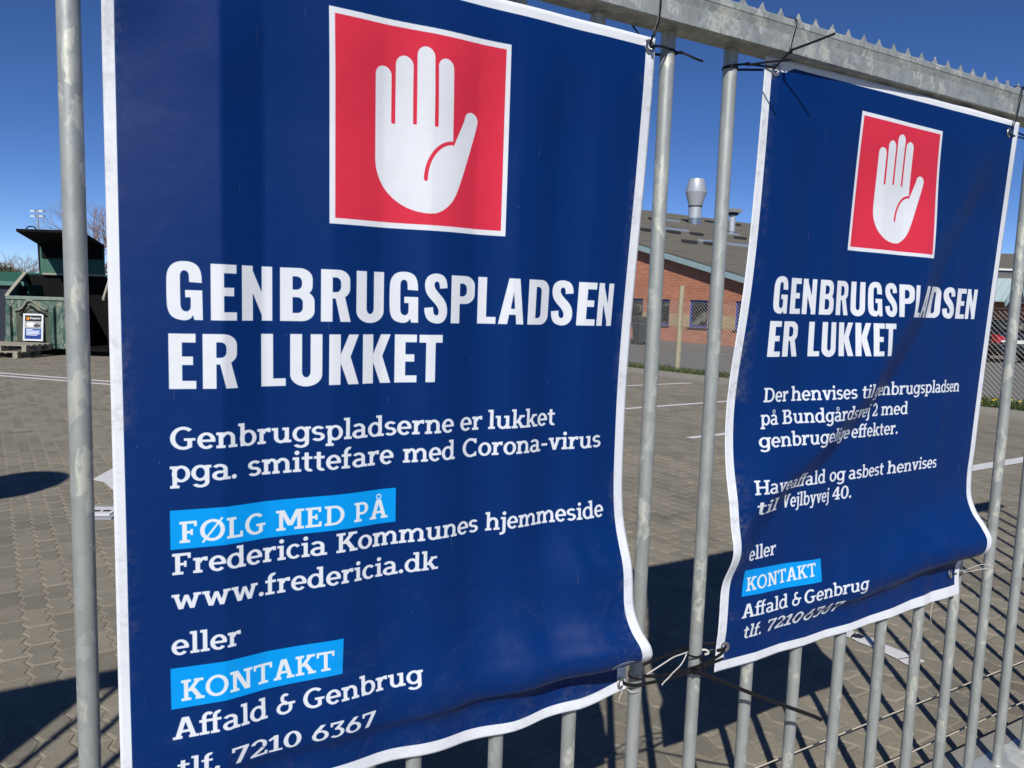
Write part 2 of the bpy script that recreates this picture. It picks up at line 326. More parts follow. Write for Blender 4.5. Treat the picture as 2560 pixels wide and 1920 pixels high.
class Art:
    """an image of the printed face of a banner, drawn in metres: x along the banner, y up"""
    def __init__(s, x0, x1, y0, y1, res, base):
        s.x0, s.y0, s.res = x0, y0, res
        s.w, s.h = int(round((x1-x0)*res)), int(round((y1-y0)*res))
        s.px = np.empty((s.h, s.w, 3), np.float32); s.px[:] = base
    def fill(s, pts, col, ss=4):
        p = (np.asarray(pts, float)-(s.x0, s.y0))*s.res
        X0, Y0 = np.floor(p.min(0)).astype(int)-1; X1, Y1 = np.ceil(p.max(0)).astype(int)+2
        X0, Y0, X1, Y1 = max(X0,0), max(Y0,0), min(X1,s.w), min(Y1,s.h)
        if X0 >= X1 or Y0 >= Y1: return None
        ys = np.arange(Y0*ss, Y1*ss)/ss + .5/ss
        xs = np.arange(X0, X1)
        cov = np.zeros((len(ys), len(xs)), np.float32)
        q = np.roll(p, -1, 0)
        for (ax, ay), (bx, by) in zip(p, q):
            if ay == by: continue
            sg = 1.
            if ay > by: ax, ay, bx, by, sg = bx, by, ax, ay, -1.
            i0, i1 = np.searchsorted(ys, ay), np.searchsorted(ys, by)
            if i0 == i1: continue
            xc = ax+(ys[i0:i1]-ay)*(bx-ax)/(by-ay)
            cov[i0:i1] += sg*np.clip(xs[None]+1-xc[:,None], 0, 1)
        cov = np.abs(cov).reshape(-1, ss, len(xs)).mean(1).clip(0, 1)
        return X0, Y0, X1, Y1, cov
    def paint(s, polys, col):
        """the union of some polygons in one colour"""
        polys = [np.asarray(p, float) for p in polys]
        if not polys: return
        allp = np.concatenate(polys); lo = ((allp.min(0)-(s.x0,s.y0))*s.res).astype(int)-3; hi = ((allp.max(0)-(s.x0,s.y0))*s.res).astype(int)+4
        lo = np.maximum(lo, 0); hi = np.minimum(hi, (s.w, s.h))
        if (hi <= lo).any(): return
        m = np.zeros((hi[1]-lo[1], hi[0]-lo[0]), np.float32)
        for p in polys:
            r = s.fill(p, col)
            if r is None: continue
            X0, Y0, X1, Y1, cov = r
            v = m[Y0-lo[1]:Y1-lo[1], X0-lo[0]:X1-lo[0]]
            np.maximum(v, cov, out=v)
        v = s.px[lo[1]:hi[1], lo[0]:hi[0]]
        v += (np.array(col, np.float32)-v)*m[..., None]
    def text(s, glyphs, txt, x0, x1, base, cap, col, track=0, fitx=True):
        """a line of text between x0 and x1 on a base line, capitals `cap` high"""
        toks, i = [], 0
        while i < len(txt):
            if txt[i:i+2] == 'ff' and 'ff' in glyphs: toks.append('ff'); i += 2
            else: toks.append(txt[i]); i += 1
        k = cap/100.
        adv = sum(glyphs[t][0]+track for t in toks)-track
        kx = (x1-x0)/adv if x1 else k
        x = x0
        for t in toks:
            w, ps = glyphs[t]
            s.paint([np.stack([x+np.asarray(p)[:,0]*kx, base+np.asarray(p)[:,1]*k], 1) for p in ps], col)
            x += (w+track)*kx
    def letters(s, glyphs, txt, spans, base, cap, col):
        """letters with their own measured extents"""
        for t, (a, b) in zip(txt, spans):
            w, ps = glyphs[t]
            s.paint([np.stack([a+np.asarray(p)[:,0]*(b-a)/w, base+np.asarray(p)[:,1]*cap/100.], 1) for p in ps], col)

# ------------------------------------------------------------------ how the two banners hang (fence coordinates: s along, z up, w towards the street)
W0 = .018
def sm(x): x = np.clip(x, 0, 1); return x*x*(3-2*x)
BARS = 1.1284+.18143*np.arange(-30, 31)
K_V    = [2.30,1.25,1.15,1.09,1.045,1.00,.955,.925,.90,.87,.845,.82,.78]
K_ZF   = [2.30,1.25,1.152,1.098,1.060,1.028,.992,.962,.943,.925,.902,.868,.806]
K_V1   = [2.30,1.25,1.12,1.05,.995,.950,.912,.888,.868,.852,.838,.824,.78]
K_Z1   = [2.30,1.25,1.122,1.058,1.010,.972,.940,.916,.899,.886,.866,.840,.796]
K_WF   = [0,0,.002,.012,.034,.066,.090,.087,.068,.024,.007,.006,.014]
def akima_like(x, xs, ys):
    """smooth monotone-ish interpolation (cubic Hermite with Catmull slopes)"""
    xs, ys = np.asarray(xs, float), np.asarray(ys, float)
    if xs[0] > xs[-1]: xs, ys = xs[::-1], ys[::-1]
    m = np.gradient(ys, xs)
    i = np.clip(np.searchsorted(xs, x)-1, 0, len(xs)-2)
    h = xs[i+1]-xs[i]; t = np.clip((x-xs[i])/h, 0, 1)
    return (2*t**3-3*t**2+1)*ys[i]+(t**3-2*t**2+t)*h*m[i]+(-2*t**3+3*t**2)*ys[i+1]+(t**3-t**2)*h*m[i+1]
def hang(s, v, kv, kz, amp):
    """the sag that pushes out low on the banner and tucks back under itself; amp(s) is 1 where it is fullest"""
    b = amp(s)
    zf = akima_like(v, kv, kz)
    z = v+(zf-v)*b
    w = akima_like(v, kv, K_WF)*b
    return z, w
def surf1(s, v):
    v = v+np.interp(s, [.07,.53,.79,.948,1.077], [.014,.013,0,.004,.016])*sm((.93-v)/.12)
    amp = lambda q: np.interp(q, [.07,.2,.5,.62,.75,.9,1.08], [.10,.10,.15,.24,.44,.84,1.16])
    z, w = hang(s, v, K_V1, K_Z1, amp)
    top = sm((v-1.2)/.5)
    # pressed against the bars, it stands in soft upright folds
    f = .0035*np.interp(s, [.0398,.235,.30,.41,.50,.5841,.68,.7655,.86,.947,1.03,1.09], [-5.0,1.9,-.7,.6,-.5,.6,-.5,.4,-.6,.5,-.2,0])
    f2 = .0022*np.sin((s-.2)*34)*np.exp(-((s-.75)/.35)**2)
    calm = 1-.85*sm((v-1.98)/.19)
    w = w+W0+((.9+1.1*top)*f+f2*2.2)*calm+.004
    w = w+.010*np.exp(-((s-.155-.05*(v-1.6))/.06)**2)*sm((v-1.25)/.5)*np.sin((v-.4)*5.5)*.35
    w = w+.006*np.exp(-((s-.93)/.05)**2-((v-1.16)/.09)**2)-.007*np.exp(-((s-.99+.5*(v-1.1))/.03)**2)*sm((1.26-v)/.12)*sm((v-1.0)/.08)
    w = w+.042*np.exp(-((v-1.08)/.10)**2)*sm((s-.75)/.3)
    s2 = s-.030*sm((2.15-v)/.75)*sm((s-.6)/.45)*(1-sm((.97-v)/.14))
    dw = .016*sm((v-1.9)/.25); k = 1-dw/(PD-W0)
    return s2*k, EYE+(z-EYE)*k, w+dw
LZ = [2.19,2.175,2.029,1.883,1.803,1.724,1.605,1.468,1.360,1.261,1.223,1.175,1.089,1.0,.78]
LS = [2.415,2.403,2.32,2.204,2.149,2.117,2.033,1.93,1.805,1.674,1.61,1.536,1.440,1.35,1.1]
def surf2(s, v):
    amp = lambda q: np.interp(q, [1.38,1.5,1.7,1.93,2.15,2.30,2.45], [.03,.08,.24,.46,.70,.86,.95])
    za, wa = hang(s, v, K_V, K_ZF, amp); zb, wb_ = hang(s, v, K_V1, K_Z1, amp); q = sm((s-1.75)/.5)
    z = zb+(za-zb)*q; w = wb_+(wa-wb_)*q
    L = akima_like(v, LZ, LS)-.01
    A = np.interp(v, [.8,.95,1.02,1.1,1.25,1.45,1.6,1.8,2.0,2.15,2.2], [0,.005,.013,.018,.023,.028,.026,.019,.011,.004,0])
    d = s-L
    crest = np.where(d < -.08, np.exp(-((d+.08)/.17)**2), 1.)
    ridge = A*(crest*(1-sm((d+.08)/.14)) - .15*sm((d+.08)/.14)*np.exp(-np.clip(d-.05, 0, 9)/.12))
    edge = -.020*np.exp(-((s-1.39)/.07)**2)*np.exp(-((v-1.40)/.20)**2)
    low = .022*np.exp(-((s-1.39)/.06)**2)*np.exp(-((v-1.065)/.055)**2)
    f = .003*np.interp(s, [1.38,1.491,1.58,1.673,1.76,1.854,1.94,2.036,2.13,2.217,2.30,2.398,2.45], [0,1,-.6,.6,-.8,.6,-.5,.6,-.6,.6,-.4,.4,0])
    w = w+W0+ridge+edge+low+f*1.3*(1-.85*sm((v-1.98)/.19))+.003
    s2 = s-.012*np.exp(-((v-1.45)/.3)**2)*sm((1.6-s)/.2)-(.071*(2.19-v)*sm((s-2.1)/.3))
    dw = np.interp(s, [1.38,2.0,2.5], [.006,.026,.030])*sm((v-1.9)/.25); k = 1-dw/(PD-W0)
    return s2*k, EYE+(z-EYE)*k, w+dw
# ------------------------------------------------------------------ materials in use
M_GALV = galvanised('galvanised_bars', .38, 1.5, .55, .75)
M_RAIL = galvanised('galvanised_rail', .38, 2.2, .7, .75, .78)
M_SILLTOP = galvanised('galvanised_bottom', .50, .8, 1.)
M_TIE = flat('black_nylon', (.008, .008, .010), .33, spec=.35, var=.3)
M_CORD = flat('white_cord', (.62, .60, .56), .6, var=.15, scale=80)
M_RING = NT('eyelet_metal', .28, .9).set('Base Color', (.45, .45, .44)).m
M_WHITE = flat('white_road_paint', (.62, .62, .62), .7, var=.12, scale=5, bump=.4, bscale=200)
M_BLACKISH = flat('soft_black', (.02, .02, .022), .5)
M_CONC = flat('concrete', (.24, .225, .195), .85, var=.12, scale=7, bump=.5, bscale=120)

# ------------------------------------------------------------------ the ground
ROW_AZ = math.radians(-34.0)                    # the paver rows run this way, away from the gate
RD = Vector((math.sin(ROW_AZ), math.cos(ROW_AZ), 0)); RE = Vector((math.cos(ROW_AZ), -math.sin(ROW_AZ), 0))
PL, PW = .225, .1125                            # paver length and row width
E0 = .105
def tri(x): return 2*abs(2*(x-math.floor(x+.5)))-1

def paver_colour(t, co, rnd):
    """grey-brown concrete block with pits and pale grit"""
    n = t.noise(co, 3.5, 5, .6); n2 = t.noise(co, 42, 4, .6)
    a = t.mix(n, (.183, .165, .124), (.242, .219, .168))
    a = t.mix(1., a, t.ramp(n2, [(.25, .86), (.75, 1.1)]), 'MULTIPLY')
    a = t.mix(1., a, t.ramp(rnd, [(0, .83), (.5, 1.0), (1, 1.13)]), 'MULTIPLY')
    st = t.ramp(t.noise(co, 1.1, 5, .62), [(.30, .80), (.48, 1.0), (.75, 1.08)]); a = t.mix(1., a, st, 'MULTIPLY')
    oil = t.ramp(t.noise(co, 2.3, 2, .4), [(.70, 0.), (.74, .45)]); a = t.mix(oil, a, (.055,.050,.042))
    dust = t.math('MULTIPLY', t.ramp(t.noise(co, 7, 5, .7), [(.55, 0.), (.75, .5)]), 1.); a = t.mix(dust, a, (.27,.245,.19))
    pit = t.ramp(t.voro(co, 95), [(.05, 1.), (.12, 0.)]); gate = t.ramp(t.noise(co, 14, 2), [(.52, 0.), (.62, .8)])
    a = t.mix(t.math('MULTIPLY', pit, gate), a, (.03, .026, .022))
    grit = t.ramp(t.voro(co, 60), [(.05, 1.), (.09, 0.)]); gg = t.ramp(t.noise(co, 25, 2), [(.60, 0.), (.66, .8)])
    return t.mix(t.math('MULTIPLY', grit, gg), a, (.50, .48, .42))
def ground_material():
    t = NT('paved_ground', .9)
    co = t.world(); sx = t.new('SeparateXYZ'); t.l.new(co, sx.inputs[0])
    X, Y = sx.outputs[0], sx.outputs[1]
    d = t.math('ADD', t.math('MULTIPLY', X, RD.x), t.math('MULTIPLY', Y, RD.y))
    e = t.math('ADD', t.math('MULTIPLY', X, RE.x), t.math('MULTIPLY', Y, RE.y))
    zz = t.math('SUBTRACT', t.math('PINGPONG', t.math('DIVIDE', d, PW), .5), .25)          # the zigzag of the long joints
    e2 = t.math('ADD', t.math('SUBTRACT', e, E0), t.math('MULTIPLY', zz, .050))
    q = t.math('DIVIDE', e2, PW); row = t.math('FLOOR', q); fr = t.math('SUBTRACT', q, row)
    edge = t.math('MINIMUM', fr, t.math('SUBTRACT', 1., fr))
    dd = t.math('ADD', t.math('DIVIDE', d, PL), t.math('MULTIPLY', row, .5)); fd = t.math('SUBTRACT', dd, t.math('FLOOR', dd))
    edge2 = t.math('MULTIPLY', t.math('MINIMUM', fd, t.math('SUBTRACT', 1., fd)), 2.)
    j1 = t.ramp(edge, [(.02, 1.), (.055, 0.)]); j2 = t.ramp(edge2, [(.015, .7), (.04, 0.)])
    joint = t.math('MAXIMUM', j1, j2)
    wn_ = t.new('TexWhiteNoise'); cb = t.new('CombineXYZ'); t.l.new(row, cb.inputs[0]); t.l.new(t.math('FLOOR', dd), cb.inputs[1]); t.l.new(cb.outputs[0], wn_.inputs['Vector'])
    body = paver_colour(t, co, wn_.outputs[0])
    sand = t.mix(t.noise(co, 30, 4), (.27, .235, .17), (.37, .33, .245))
    sand = t.mix(t.ramp(t.noise(co, 5, 3), [(.42, 0.), (.6, .55)]), sand, (.21, .185, .14))
    big = t.ramp(t.noise(co, .35, 4), [(.3, .93), (.7, 1.06)])
    c = t.mix(t.math('MULTIPLY', joint, .75), body, sand); c = t.mix(1., c, big, 'MULTIPLY')
    t.set('Base Color', c); t.bump(t.math('SUBTRACT', t.noise(co, 90, 3), joint), .5, .004)
    return t.m
M_GROUND = ground_material()
def paver_material():
    t = NT('paver_block', .9); co = t.world(); oi = t.new('ObjectInfo'); isl = t.new('NewGeometry')
    r = t.math('FRACT', t.math('ADD', oi.outputs['Random'], isl.outputs['Random Per Island']))
    t.set('Base Color', paver_colour(t, co, r)); t.bump(t.noise(co, 90, 4, .65), .55, .003)
    return t.m
M_PAVER = paver_material()

m = MB(); m.add([(-120,-30,-.0022),(120,-30,-.0022),(120,160,-.0022),(-120,160,-.0022)], [(0,1,2,3)])
ground = m.build('paved_yard', M_GROUND); tag(ground, kind='structure')
m = MB(); m.add([(-1500,-300,-.05),(1500,-300,-.05),(1500,2500,-.05),(-1500,2500,-.05)], [(0,1,2,3)])
far_land = m.build('ground', flat('field', (.10,.11,.06), .95, var=.3, scale=.05)); tag(far_land, kind='structure')

# the blocks themselves, near enough to be told apart
def paver_mesh():
    """one concrete block: zigzag long sides, slightly rounded top edges"""
    g = .0052; n = 4; out = []
    amp = .0125
    def side(sgn, rev):
        pts = []
        for k in range(n+1):
            x = -PL/2+PL*k/n
            pts.append((x, sgn*(PW/2-g)))
        return pts[::-1] if rev else pts
    def zig(x): return amp*(1 if abs(((x+PL/2)/(PW/2)) % 2-1) > .5 else -1)
    pts = []
    for k in range(n+1): x = -PL/2+PL*k/n; pts.append((x, -PW/2+g-zig(x)))
    for k in range(n, -1, -1): x = -PL/2+PL*k/n; pts.append((x, PW/2-g-zig(x)))
    # pull the ends in for the cross joints, with a small wave
    P = []
    for x, y in pts:
        if x < -PL/2+1e-6: x += g
        if x > PL/2-1e-6: x -= g
        P.append((x, y))
    cx = 0.
    ins = [(x-(.005 if x > 0 else -.005)*(abs(x) > PL/2-.01), y*(1-.10)) for x, y in P]
    N = len(P); v = [(x, y, -.03) for x, y in P]+[(x, y, -.0045) for x, y in P]+[(x, y, 0) for x, y in ins]
    f = [(i, (i+1) % N, (i+1) % N+N, i+N) for i in range(N)]+[(i+N, (i+1) % N+N, (i+1) % N+2*N, i+2*N) for i in range(N)]+[tuple(range(2*N, 3*N))]
    return v, f
pv, pf = paver_mesh()
spots = []
for r_ in range(-70, 110):
    for k in range(4, 80):
        d_ = (k+.5*(r_ % 2))*PL+PL/2-.0*r_; e_ = E0+(r_+.5)*PW
        # rows are staggered by half a block; keep the zigzag in step with the ground sheet
        p = RD*d_+RE*e_
        if p.y < 1.9: continue
        dist = math.hypot(p.x, p.y); a = math.degrees(math.atan2(p.x, p.y))
        if dist > 9.2 or not -38.5 < a < 38.5: continue
        w_ = PD-(p.x*FN[0]+p.y*FN[1])
        if w_ > -.135: continue
        # seen only between and under the banners
        img_x = 1280+1957*math.tan(math.radians(a)); key = dist
        vis = (img_x < 320) or (1540 < img_x < 1880 and dist > 2.6) or (img_x > 1880) or (dist < 3.6 and img_x > 900)
        if not vis: key += 3.5
        spots.append((key, p, r_))
spots.sort(key=lambda q: q[0])
me = bpy.data.meshes.new('paver'); me.from_pydata(pv, [], pf); me.materials.append(M_PAVER); me.update()
rotz = math.atan2(RD.y, RD.x)
for i, (k_, p, r_) in enumerate(spots[:300]):
    o = link('paver', me, ground, loc=(p.x, p.y, rng.normal(0, .0009)))
    o.rotation_euler = (rng.normal(0, .004), rng.normal(0, .004), rotz+rng.normal(0, .006))
m = MB(); ca, sa = math.cos(rotz), math.sin(rotz)
for k_, p, r_ in spots[300:]:
    h = rng.normal(0, .0012)
    m.add([(p.x+x*ca-y*sa, p.y+x*sa+y*ca, z+h) for x, y, z in pv], pf)
me = bpy.data.meshes.new('paver_field'); me.from_pydata(m.v, [], m.f); me.materials.append(M_PAVER); me.update()
tag(link('paver_field', me, ground), kind='stuff')

# painted markings
def marking(name, label, polys, group=None, z=.004, mat=None, cat='road marking'):
    b = MB()
    for p in polys:
        b.add([(x, y, z) for x, y in p], [tuple(range(len(p)))])
    o = b.build(name, mat or M_WHITE); tag(o, label, cat, group); return o
def strip(a, b, w):
    a, b = Vector(a), Vector(b); d = (b-a).normalized(); n = Vector((-d.y, d.x))*w/2
    return [tuple(a-n), tuple(b-n), tuple(b+n), tuple(a+n)]
marking('painted_line', 'upper of two thin parallel white lines in front of the green container', [strip((-11.6,14.85), (-5.0,12.80), .13)])
marking('painted_line', 'lower of two thin parallel white lines in front of the green container', [strip((-11.3,14.45), (-4.8,12.38), .13)])
marking('painted_line', 'short thin white bay line nearest to the brick building', [strip((1.4,14.8), (3.75,16.3), .11)])
marking('painted_line', 'second thin white bay line before the brick building, behind the pair of middle bars', [strip((.8,11.35), (4.6,14.0), .11)])
marking('painted_line', 'short white bay line lying nearest in the gap between the banners', [strip((2.2,9.55), (4.4,11.10), .11)])
marking('painted_line', 'broad white line running right behind the small banner', [strip((3.2,7.12), (8.2,10.3), .17)])
ar = [(-3.55,6.52),(-3.40,6.44),(-3.22,6.22),(-3.02,6.0),(-2.9,6.3),(-3.15,7.1),(-3.62,7.05),(-3.60,7.0)]
marking('painted_arrow', 'worn white painted arrow head on the paving left of the large banner', [ar], z=.005)
# a row of marker stones: white painted blocks with their joints showing
mk = [[(1.650,3.915),(1.720,3.965),(1.800,3.865),(1.742,3.790),(1.690,3.850)],
      [(1.806,3.858),(1.862,3.795),(1.880,3.740),(1.812,3.685),(1.770,3.735),(1.748,3.783)],
      [(1.886,3.732),(1.935,3.655),(1.965,3.600),(1.872,3.565),(1.845,3.620),(1.818,3.678)],
      [(1.968,3.592),(2.000,3.555),(1.955,3.520),(1.905,3.480),(1.880,3.530),(1.875,3.558)]]
marking('marker_line', 'short white block line on the paving seen through the bars under the small banner', mk, z=.006)
bl = [(1.755,3.800),(1.775,3.828),(1.810,3.838),(1.828,3.806),(1.800,3.780),(1.772,3.785)]
marking('tar_spot', 'black blot in the middle of the white block line', [bl], z=.009, mat=M_BLACKISH, cat='spot')
# flat grid cover with two slots, left of the large banner
cv = empty('drain_cover', (-2.955, 5.56, 0), math.radians(8)); tag(cv, 'small white-framed drain cover with two dark slots left of the large banner', 'drain cover')
MB().box((0,0,.006), (.24,.34,.012)).build('cover_surround', flat('worn_grey_paint', (.30,.31,.34), .8, var=.3, scale=20), cv)
MB().box((0,0,.016), (.17,.20,.008)).build('cover_plate', M_WHITE, cv)
for k in (-1, 1): MB().box((k*.035,-.01,.0215), (.05,.035,.003)).build('slot', M_BLACKISH, cv)
# raised concrete threshold the gate runs over
def fbox(b, s0, s1, z0, z1, w0, w1, m=0):
    return b.hexa([fp(s0,z0,w0), fp(s1,z0,w0), fp(s1,z0,w1), fp(s0,z0,w1)], [fp(s0,z1,w0), fp(s1,z1,w0), fp(s1,z1,w1), fp(s0,z1,w1)], m)
sill = empty('gate_threshold'); tag(sill, kind='structure')
k = 0; s_ = -4.0
while s_ < 6:
    fbox(MB(), s_+.002, s_+.998, -.02, .1185, -.0545, -.116).build('threshold_slab', M_CONC, sill); s_ += 1.0
# ------------------------------------------------------------------ the gate
gate = empty('bar_gate', tuple(fp(1.1284, 0))); tag(gate, 'tall galvanised steel bar gate with spiked top rail, carrying the banners', 'gate')
bpy.context.view_layer.update(); GI = gate.matrix_world.inverted()
def gpart(b, name, mat, **kw):
    me = b.mesh(name, mat, **kw); me.transform(GI); return link(name, me, gate)
ZB, ZT = .12, 2.2105
S0, S1 = -3.9, 5.4
bar_me = MB().lathe([(.0153,0),(.0153,.7),(.0156,1.4),(.0154,ZT-ZB+.002)], n=28).mesh('bar', M_GALV, smooth=True)
for i, s in enumerate(BARS):
    if not S0 < s < S1: continue
    o = link('bar', bar_me, gate); o.location = GI @ fp(float(s), ZB-.001, 0); o.rotation_euler = (0, 0, float(i*1.3 % 6.28))
    w_ = MB().lathe([(.0153,0),(.0215,0),(.0200,.003),(.0153,.006)][1:], c=fp(float(s), ZB, 0), n=20)
    if 0 < s < 4: gpart(w_, 'weld_bead', M_GALV, smooth=True)
# top rail: a hollow section with a shallow pressed groove along its face
T0 = ZT
prof = [(.060,0),(.060,.0365),(.0535,.0372),(.0592,.0560),(.060,.0565),(.060,.069),(.057,.072),(-.007,.072),(-.0097,.069),(-.0097,0),(-.0077,-.0005),(.058,-.0005)]
prof = [(a, b) for a, b in prof]
gpart(MB().prism(prof, fp(S0, T0, 0), fp(S1, T0, 0), Vector((-FN).tolist()), (0,0,1)), 'top_rail', M_RAIL, bevel=.0015)
# bottom rail
gpart(fbox(MB(), S0, S1, .035, ZB, .052, -.0525), 'bottom_rail', M_SILLTOP, bevel=.002)
# anti-climb strip with curved teeth behind the top rail
strip_o = gpart(fbox(MB(), S0, S1, T0+.030, T0+.106, -.0100, -.0125), 'spike_strip', M_RAIL)
pitch_ = .06055; tooth = []
for a, h in ((-.014,0),(-.009,.0035),(-.0045,.0095),(-.0010,.0165),(.0010,.0165),(.0045,.0095),(.009,.0035),(.014,0)): tooth.append((a, h))
b = MB().prism(tooth, (0,0,0), tuple((FN*.0025).tolist()), Vector(FD.tolist()), (0,0,1)); tooth_me = b.mesh('spike', M_RAIL)
s = 1.4095-pitch_*80
while s < S1-.05:
    if s > -.6:
        o = link('spike', tooth_me, strip_o); o.location = GI @ fp(s, T0+.1058, -.0100)
    s += pitch_
# two taut wires close above the paving, just behind the gate
for nm, w_, lab in (('guide_wire', -.398, 'thin taut bare wire low behind the gate, the farther of two'), ('guide_wire', -.203, 'thin taut bare wire low behind the gate, close to the threshold')):
    o = MB().sweep([fp(S0,.10,w_), fp(1.,.098,w_), fp(S1,.10,w_)], .0023, n=8).build(nm, flat('bare_wire', (.52,.47,.38), .5, var=.2, scale=40), smooth=True)
    tag(o, lab, 'wire', 'guide wires behind the gate')
    for s in (S0+.02, S1-.02):
        link('wire_post', MB().box(fp(s,.06,w_), (.02,.02,.12), PHI).mesh('wire_post', M_GALV), o)

# ------------------------------------------------------------------ printed faces
WHT = (.835, .85, .875); NAVY = (.0, .158, .385); RED = (.80, .19, .27); CYAN = (.0, .57, .88)
RES = 1700
GL, GQ = slab_glyphs(), gothic_glyphs()
def words(art, items, base, cap, col, track=2, tilt=0.):
    for txt, a, b_ in items: art.text(GL, txt, a, b_, base, cap, col, track)
A1 = Art(.055, 1.085, .76, 2.20, RES, NAVY)
def border(A, l, r, b_, t, wl, wr, wb, wt):
    A.paint([rc(l-.05,b_-.05,l+wl,t+.05)], WHT); A.paint([rc(r-wr,b_-.05,r+.05,t+.05)], WHT)
    A.paint([rc(l-.05,b_-.05,r+.05,b_+wb)], WHT); A.paint([rc(l-.05,t-wt,r+.05,t+.05)], WHT)
border(A1, .079, 1.077, .776, 2.184, .0175, .0245, .024, .0195)
def bil(c, pts):
    """unit square -> quad with corners TL TR BR BL"""
    (ax,ay),(bx,by),(cx,cy),(dx,dy) = c; u, v = pts[:,0], pts[:,1]
    x = (1-u)*v*ax+u*v*bx+u*(1-v)*cx+(1-u)*(1-v)*dx; y = (1-u)*v*ay+u*v*by+u*(1-v)*cy+(1-u)*(1-v)*dy
    return np.stack([x, y], 1)
def pictogram(art, quad, white, red):
    """a raised open hand on a red square with a white rim"""
    P = lambda polys: [bil(quad, np.asarray(p, float)) for p in polys]
    art.paint(P([rc(0,0,1,1)]), white); art.paint(P([rc(.028,.028,.972,.972)]), red)
    H = []
    for a, b_, top in ((.238,.324,.779), (.344,.436,.843), (.455,.548,.903), (.567,.655,.861)):
        r = (b_-a)/2; H += [ell((a+b_)/2, top-r, r, r, 0, 180, r, r, 20), rc(a, .38, b_, top-r+.002)]
    t = np.radians(np.linspace(180, 270, 16))
    palm = [(.238,.46)] + [(.525+.287*math.cos(q), .335+.250*math.sin(q)) for q in t]
    palm += [(.560,.088),(.596,.103),(.627,.125),(.654,.152),(.678,.190),(.700,.240),(.719,.290),(.760,.407),(.793,.505),(.808,.556)]
    t = np.radians(np.linspace(-12, 150, 16))
    palm += [(.7685+.0435*math.cos(q), .580+.0400*math.sin(q)) for q in t]
    palm += [(.722,.570),(.691,.506),(.663,.445),(.655,.430),(.655,.46)]
    H.append(np.array(palm)); H.append(rc(.30,.36,.64,.52)); art.paint(P(H), white)
    Q = [rc(.324,.515,.344,.745), rc(.436,.529,.455,.79), rc(.548,.532,.567,.80)]
    Q += [ell(.334,.515,.010,.005,180,360,.01,.005,8), ell(.4455,.529,.0095,.005,180,360,.0095,.005,8), ell(.5575,.532,.0095,.005,180,360,.0095,.005,8)]
    Q += [poly((.655,.56),(.655,.455),(.659,.438),(.700,.523),(.722,.57),(.70,.60),(.66,.60))]
    Q += [ell(.660,.255,.166,.203,90,180,.020,.018,20), ell(.504,.256,.010,.009,180,360,.01,.009,8)]
    art.paint(P(Q), red)
pictogram(A1, [(.402,2.107),(.741,2.110),(.744,1.768),(.404,1.766)], WHT, RED)
H1A = [(0.157, 0.207), (0.218, 0.257), (0.265, 0.314), (0.326, 0.381), (0.391, 0.442), (0.452, 0.504), (0.514, 0.566), (0.576, 0.621), (0.629, 0.684), (0.691, 0.731), (0.736, 0.792), (0.802, 0.859), (0.867, 0.919), (0.929, 0.974), (0.979, 1.021)]
H2A = [(0.159, 0.197), (0.206, 0.258), (0.296, 0.335), (0.342, 0.394), (0.405, 0.458), (0.465, 0.518), (0.525, 0.565), (0.569, 0.613)]
A1.letters(GQ, 'GENBRUGSPLADSEN', H1A, 1.6055, .0860, WHT)
A1.letters(GQ, 'ERLUKKET', H2A, 1.4995, .0850, WHT)
words(A1, [('Genbrugspladserne',.159,.642),('er',.657,.710),('lukket',.722,.893)], 1.4055, .0350, WHT)
words(A1, [('pga.',.158,.257),('smittefare',.273,.526),('med',.543,.646),('Corona-virus',.664,1.012)], 1.3545, .0350, WHT)
A1.paint([rc(.157,1.2475,.531,1.3100)], CYAN)
words(A1, [('FØLG',.170,.303),('MED',.319,.436),('PÅ',.452,.516)], 1.2570, .0345, WHT, 6)
words(A1, [('Fredericia',.159,.404),('Kommunes',.420,.706),('hjemmeside',.722,1.022)], 1.2065, .0345, WHT)
words(A1, [('www.fredericia.dk',.157,.613)], 1.1500, .0345, WHT)
words(A1, [('eller',.156,.261)], 1.0750, .0345, WHT)
A1.paint([np.array([(.154,.9865),(.431,.9865),(.434,1.0500),(.154,1.0540)])], CYAN)
words(A1, [('KONTAKT',.169,.417)], .9975, .0345, WHT, 6)
words(A1, [('Affald',.155,.303),('&',.317,.350),('Genbrug',.362,.582)], .9360, .0350, WHT)
words(A1, [('tlf.',.161,.226),('7210',.242,.359),('6367',.376,.494)], .8650, .0350, WHT)
# a small white swirl emblem at the lower right corner, half lost in the fold
for rx, ry, k in ((.028,.0125,.0020), (.017,.0070,.0016)): A1.paint([ell(1.010, .878, rx, ry, 20, 335, k, k, 40)], WHT)
A2 = Art(1.36, 2.47, .76, 2.225, RES, NAVY)
A2.paint([np.array([(1.30,.7),(1.3805,.7),(1.4185,2.20),(1.30,2.3)])], WHT)
border(A2, 1.30, 2.463, .776, 2.211, .0, .0260, .024, .0155)
A2.paint([np.array([(1.39,2.181),(1.46,2.181),(1.49,2.1955),(1.49,2.24),(1.39,2.24)])], WHT)
pictogram(A2, [(1.746,2.140),(2.086,2.135),(2.069,1.797),(1.731,1.800)], WHT, RED)
H1B = [(1.475, 1.523), (1.533, 1.571), (1.578, 1.625), (1.637, 1.689), (1.699, 1.747), (1.757, 1.807), (1.816, 1.866), (1.877, 1.924), (1.933, 1.992), (1.998, 2.031), (2.035, 2.082), (2.09, 2.162), (2.172, 2.237), (2.25, 2.307), (2.313, 2.366)]
H2B = [(1.472, 1.51), (1.518, 1.57), (1.607, 1.646), (1.653, 1.704), (1.715, 1.768), (1.775, 1.827), (1.834, 1.874), (1.877, 1.921)]
A2.letters(GQ, 'GENBRUGSPLADSEN', H1B, 1.6375, .0855, WHT)
